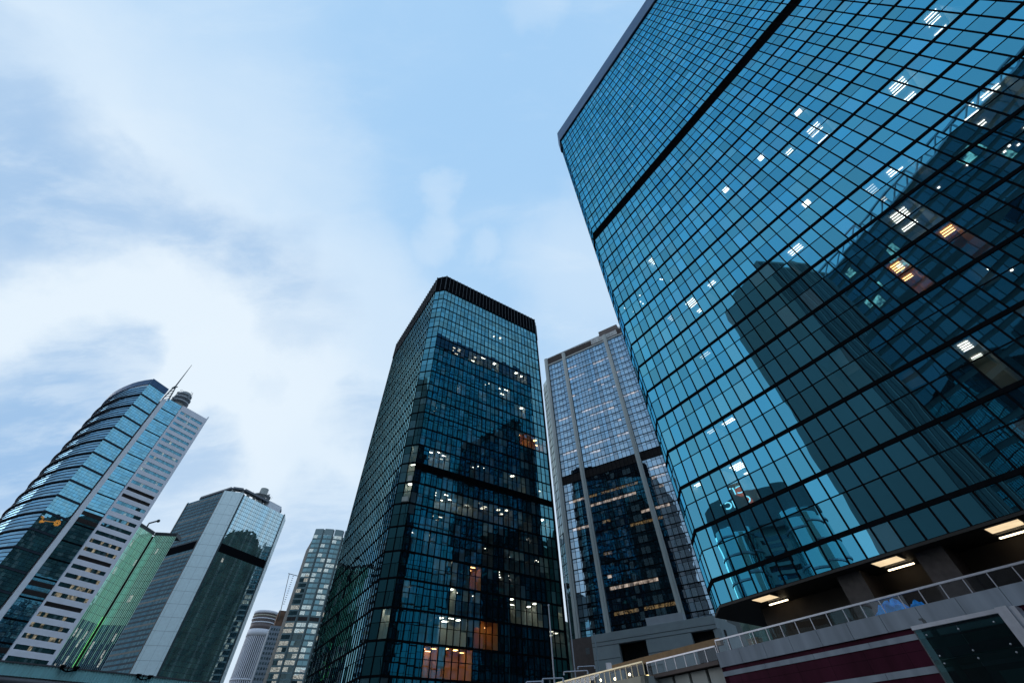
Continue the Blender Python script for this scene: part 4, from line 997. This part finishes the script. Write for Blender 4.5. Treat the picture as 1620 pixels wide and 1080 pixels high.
# a viewer in front of the facade sees +right = opposite of the heading because the outside lies on its left
rgt = -rgt
at_, tt_ = azel(1167, 797); ct = Mc - Vector((rgt[0], rgt[1]))*math.tan(R(at_-az_c))*Dv + Fs.n*1.3
cen = Vector((ct[0], ct[1], EYE+tt_*Dv/math.cos(R(at_-az_c))+.6))
me.transform(Matrix(((rgt[0],0,out[0],cen[0]-org[0]),(rgt[1],0,out[1],cen[1]-org[1]),(0,1,0,cen[2]),(0,0,0,1))))
me.materials.append(e_sign); o = bpy.data.objects.new('sign_lettering', me); C.objects.link(o); o.parent = t
b = MB(); at_, tt_ = azel(1181, 789); ct = Mc - Vector((rgt[0], rgt[1]))*math.tan(R(at_-az_c))*Dv + Fs.n*1.4; cc = (ct[0], ct[1], EYE+tt_*Dv/math.cos(R(at_-az_c))); ring = []
for k in range(20): w = k*math.pi/10; ring.append((cc[0]+rgt[0]*2.8*math.cos(w), cc[1]+rgt[1]*2.8*math.cos(w), cc[2]+2.8*math.sin(w)))
b.poly(ring); b.build('red_emblem', e_red, t)
# ------------------------------------------------------------------ ground and hills
b = MB(); S = 9000; b.quad((-S,-S,0),(S,-S,0),(S,S,0),(-S,S,0)); o = b.build('ground', ground_m); o['kind'] = 'structure'
rh = random.Random(5); ph = [(rh.uniform(.02,.5), rh.uniform(0,6.28), rh.uniform(.3,1)) for _ in range(12)]
def hill_h(a):
    w = max(0, min(1, (a+24)/26)) * max(0, min(1, (150-a)/40)); base = 235 + 250*max(0, min(1, (a-22)/30)*1.2)
    return w*w*(3-2*w)*base*(1+.07*math.sin(a*.21+1)+.05*math.sin(a*.53)+.03*math.sin(a*1.3+2))
V = []; Fc = []; na, nr = 260, 16
for i in range(na+1):
    a = -30+185*i/na
    for j in range(nr+1):
        f = j/nr; r_ = 620+f*1000; sh = math.sin(min(1, f*1.6)*math.pi/2)**1.3 if f < .63 else 1-.2*(f-.63)
        rough_ = 1+.05*math.sin(a*2.1+j*1.7)+.012*math.sin(a*7.3+j*.9)+.004*rh.uniform(-1,1)*2
        p = u(a)*r_; V.append((p[0], p[1], hill_h(a)*sh*rough_-.5 + (rh.uniform(0, 7) if f > .3 else 0)))
for i in range(na):
    for j in range(nr): q = i*(nr+1)+j; Fc.append((q, q+1, q+nr+2, q+nr+1))
b = MB(); b.v = V; b.f = Fc; b.m = [0]*len(Fc); o = b.build('wooded_hills', hill_m); o['kind'] = 'structure'
# ------------------------------------------------------------------ sky: Nishita with procedural cloud
SUN_EL, SUN_AZ = 8.0, -70.0
wd = bpy.data.worlds.new('World'); bpy.context.scene.world = wd; wd.use_nodes = True
nt = wd.node_tree; nt.nodes.clear(); ln = nt.links
out_ = N(nt, 'ShaderNodeOutputWorld'); bg = N(nt, 'ShaderNodeBackground'); bg.inputs['Strength'].default_value = .1
sky = N(nt, 'ShaderNodeTexSky', sky_type='NISHITA'); sky.sun_disc = False; sky.sun_elevation = R(SUN_EL); sky.sun_rotation = R(SUN_AZ)
tc = N(nt, 'ShaderNodeTexCoord'); D_ = tc.outputs['Generated']
sp = N(nt, 'ShaderNodeSeparateXYZ'); ln.new(D_, sp.inputs[0])
def mth(op, a, b_=None, c_=None, clamp=False):
    n = N(nt, 'ShaderNodeMath', operation=op); n.use_clamp = clamp
    for i, v in enumerate((a, b_, c_)):
        if v is None: continue
        if isinstance(v, (int, float)): n.inputs[i].default_value = v
        else: ln.new(v, n.inputs[i])
    return n.outputs[0]
def mixc(f, a, b_):
    n = N(nt, 'ShaderNodeMix', data_type='RGBA'); n.clamp_factor = True
    for k, v in (('Factor', f), ('A', a), ('B', b_)):
        if isinstance(v, tuple): n.inputs[k].default_value = (*v, 1)
        elif isinstance(v, (int, float)): n.inputs[k].default_value = v
        else: ln.new(v, n.inputs[k])
    return n.outputs['Result']
def smooth(v, lo, hi):
    n = N(nt, 'ShaderNodeMapRange', interpolation_type='SMOOTHSTEP'); n.inputs['From Min'].default_value = lo; n.inputs['From Max'].default_value = hi
    ln.new(v, n.inputs['Value']); return n.outputs[0]
# cloud-layer coordinates: direction projected on a flat layer overhead
zz = mth('ADD', mth('MAXIMUM', sp.outputs['Z'], 0.0), .22)
px_, py_ = mth('DIVIDE', sp.outputs['X'], zz), mth('DIVIDE', sp.outputs['Y'], zz)
cb = N(nt, 'ShaderNodeCombineXYZ'); ln.new(px_, cb.inputs[0]); ln.new(py_, cb.inputs[1])
def noise(scale, detail, rough, rot=0, sc=(1,1,1), off=(0,0,0)):
    mp = N(nt, 'ShaderNodeMapping'); mp.inputs['Rotation'].default_value = (0,0,R(rot)); mp.inputs['Scale'].default_value = sc; mp.inputs['Location'].default_value = off
    ln.new(cb.outputs[0], mp.inputs['Vector']); n = N(nt, 'ShaderNodeTexNoise'); n.inputs['Scale'].default_value = scale; n.inputs['Detail'].default_value = detail; n.inputs['Roughness'].default_value = rough
    n.inputs['Distortion'].default_value = .3; ln.new(mp.outputs[0], n.inputs['Vector']); return n
wn = N(nt, 'ShaderNodeTexNoise'); wn.inputs['Scale'].default_value = 3.0; wn.inputs['Detail'].default_value = 6; wn.inputs['Roughness'].default_value = .6; ln.new(D_, wn.inputs['Vector'])
ws = N(nt, 'ShaderNodeVectorMath', operation='SUBTRACT'); ln.new(wn.outputs['Color'], ws.inputs[0]); ws.inputs[1].default_value = (.5,.5,.5)
wm = N(nt, 'ShaderNodeVectorMath', operation='SCALE'); ln.new(ws.outputs[0], wm.inputs[0]); wm.inputs['Scale'].default_value = .28
wa = N(nt, 'ShaderNodeVectorMath', operation='ADD'); ln.new(D_, wa.inputs[0]); ln.new(wm.outputs[0], wa.inputs[1])
wdir = N(nt, 'ShaderNodeVectorMath', operation='NORMALIZE'); ln.new(wa.outputs[0], wdir.inputs[0])
def bank(px, py, r0, r1):
    """a cloud bank standing in the direction of this sky point, r0..r1 degrees"""
    c = ray(px, py).normalized(); n = N(nt, 'ShaderNodeVectorMath', operation='DOT_PRODUCT'); ln.new(wdir.outputs[0], n.inputs[0]); n.inputs[1].default_value = c
    return smooth(n.outputs['Value'], math.cos(R(r1)), math.cos(R(r0)))
K = 10.0
def col(r, g, b_): return (r*K, g*K, b_*K)
el_ = sp.outputs['Z']
n1 = noise(.9, 7, .55, 25, (1,1.6,1), (3.1,1.7,0)); n2 = noise(2.2, 8, .6, 25, (1,1.8,1), (7.3,2.2,0))
base = mixc(smooth(el_, .15, .95), col(.70,.84,.99), col(.40,.66,.97))
base = mixc(.06, base, sky.outputs['Color'])
# high thin white veil
veil = mth('MULTIPLY', smooth(n1.outputs['Fac'], .38, .78), .26)
base = mixc(veil, base, col(.64,.82,.99))
n3 = noise(3.4, 9, .62, 32, (1,2.6,1), (1.3,8.2,0)); n4 = noise(1.5, 9, .65, 32, (1,1.9,1), (5.3,.2,0))
base = mixc(mth('MULTIPLY', smooth(n4.outputs['Fac'],   .46, .74), .22), base, col(.78,.90,1.0))
for (x, y, r0, r1, amt) in ((60,60,2,26,.28),(170,470,2,20,1.0),(330,560,2,18,1.0),(60,430,2,16,1.0),(560,520,2,16,.55),(250,640,2,15,.9),(703,300,0,3.5,.28),(690,370,0,4.5,.30),(770,400,0,3,.25),(930,440,0,14,.4),(470,700,2,14,.8),(30,160,2,14,.5),(400,300,2,16,.3),(850,10,0,4,.2)):
    base = mixc(mth('MULTIPLY', bank(x, y, r0, r1), amt), base, col(.79,.90,1.0))
for (x, y, r0, r1, amt) in ((0,270,1,10,.6),(10,310,1,8,.5),(240,330,1,7,.30),(120,215,.5,5,.30),(180,275,.5,5,.35),(250,335,.5,5,.40),(330,390,1,6.5,.50),(420,430,1,6.5,.48),(490,500,1,7,.3),(10,690,1,9,.75),(60,665,1,7,.5),(150,570,.5,5.5,.65),(290,740,1,7,.45),(480,850,1,8,.5),(570,660,.5,6,.45),(320,700,1,5,.3),(440,605,.3,2.5,.12),(0,120,1,6,.35),(30,780,1,8,.4)):
    base = mixc(mth('MULTIPLY', mth('MULTIPLY', bank(x, y, r0, r1), amt), mth('ADD', mth('MULTIPLY', smooth(n3.outputs['Fac'], .32, .68), .75), .45)), base, col(.30,.51,.80))
base = mixc(mth('MULTIPLY', smooth(n3.outputs['Fac'], .5, .82), .22), base, col(.84,.93,1.0))
ln.new(base, bg.inputs['Color']); ln.new(bg.outputs[0], out_.inputs['Surface'])
sun = bpy.data.lights.new('sun', 'SUN'); sun.energy = .5; sun.angle = R(25); sun.color = (1,.97,.93)
so = bpy.data.objects.new('sun', sun); C.objects.link(so)
sd = Vector((*(u(SUN_AZ)*math.cos(R(SUN_EL+10))), math.sin(R(SUN_EL+10)))); so.rotation_euler = sd.to_track_quat('Z', 'Y').to_euler()
# ------------------------------------------------------------------ camera and render settings
cam = bpy.data.cameras.new('camera'); co = bpy.data.objects.new('camera', cam); C.objects.link(co)
cam.sensor_width = 36; cam.lens = 36*FPX/1620; cam.clip_start = .1; cam.clip_end = 30000
co.matrix_world = Matrix(((_x[0],_x[1],_x[2],0),(_y[0],_y[1],_y[2],0),(_z[0],_z[1],_z[2],EYE),(0,0,0,1)))
sc = bpy.context.scene; sc.camera = co
sc.view_settings.view_transform = 'Standard'; sc.view_settings.look = 'None'; sc.view_settings.exposure = 0; sc.view_settings.gamma = 1
sc.render.engine = 'CYCLES'; sc.cycles.use_denoising = True; sc.cycles.max_bounces = 8; sc.cycles.glossy_bounces = 5; sc.cycles.transparent_max_bounces = 12
sc.cycles.sample_clamp_indirect = 6
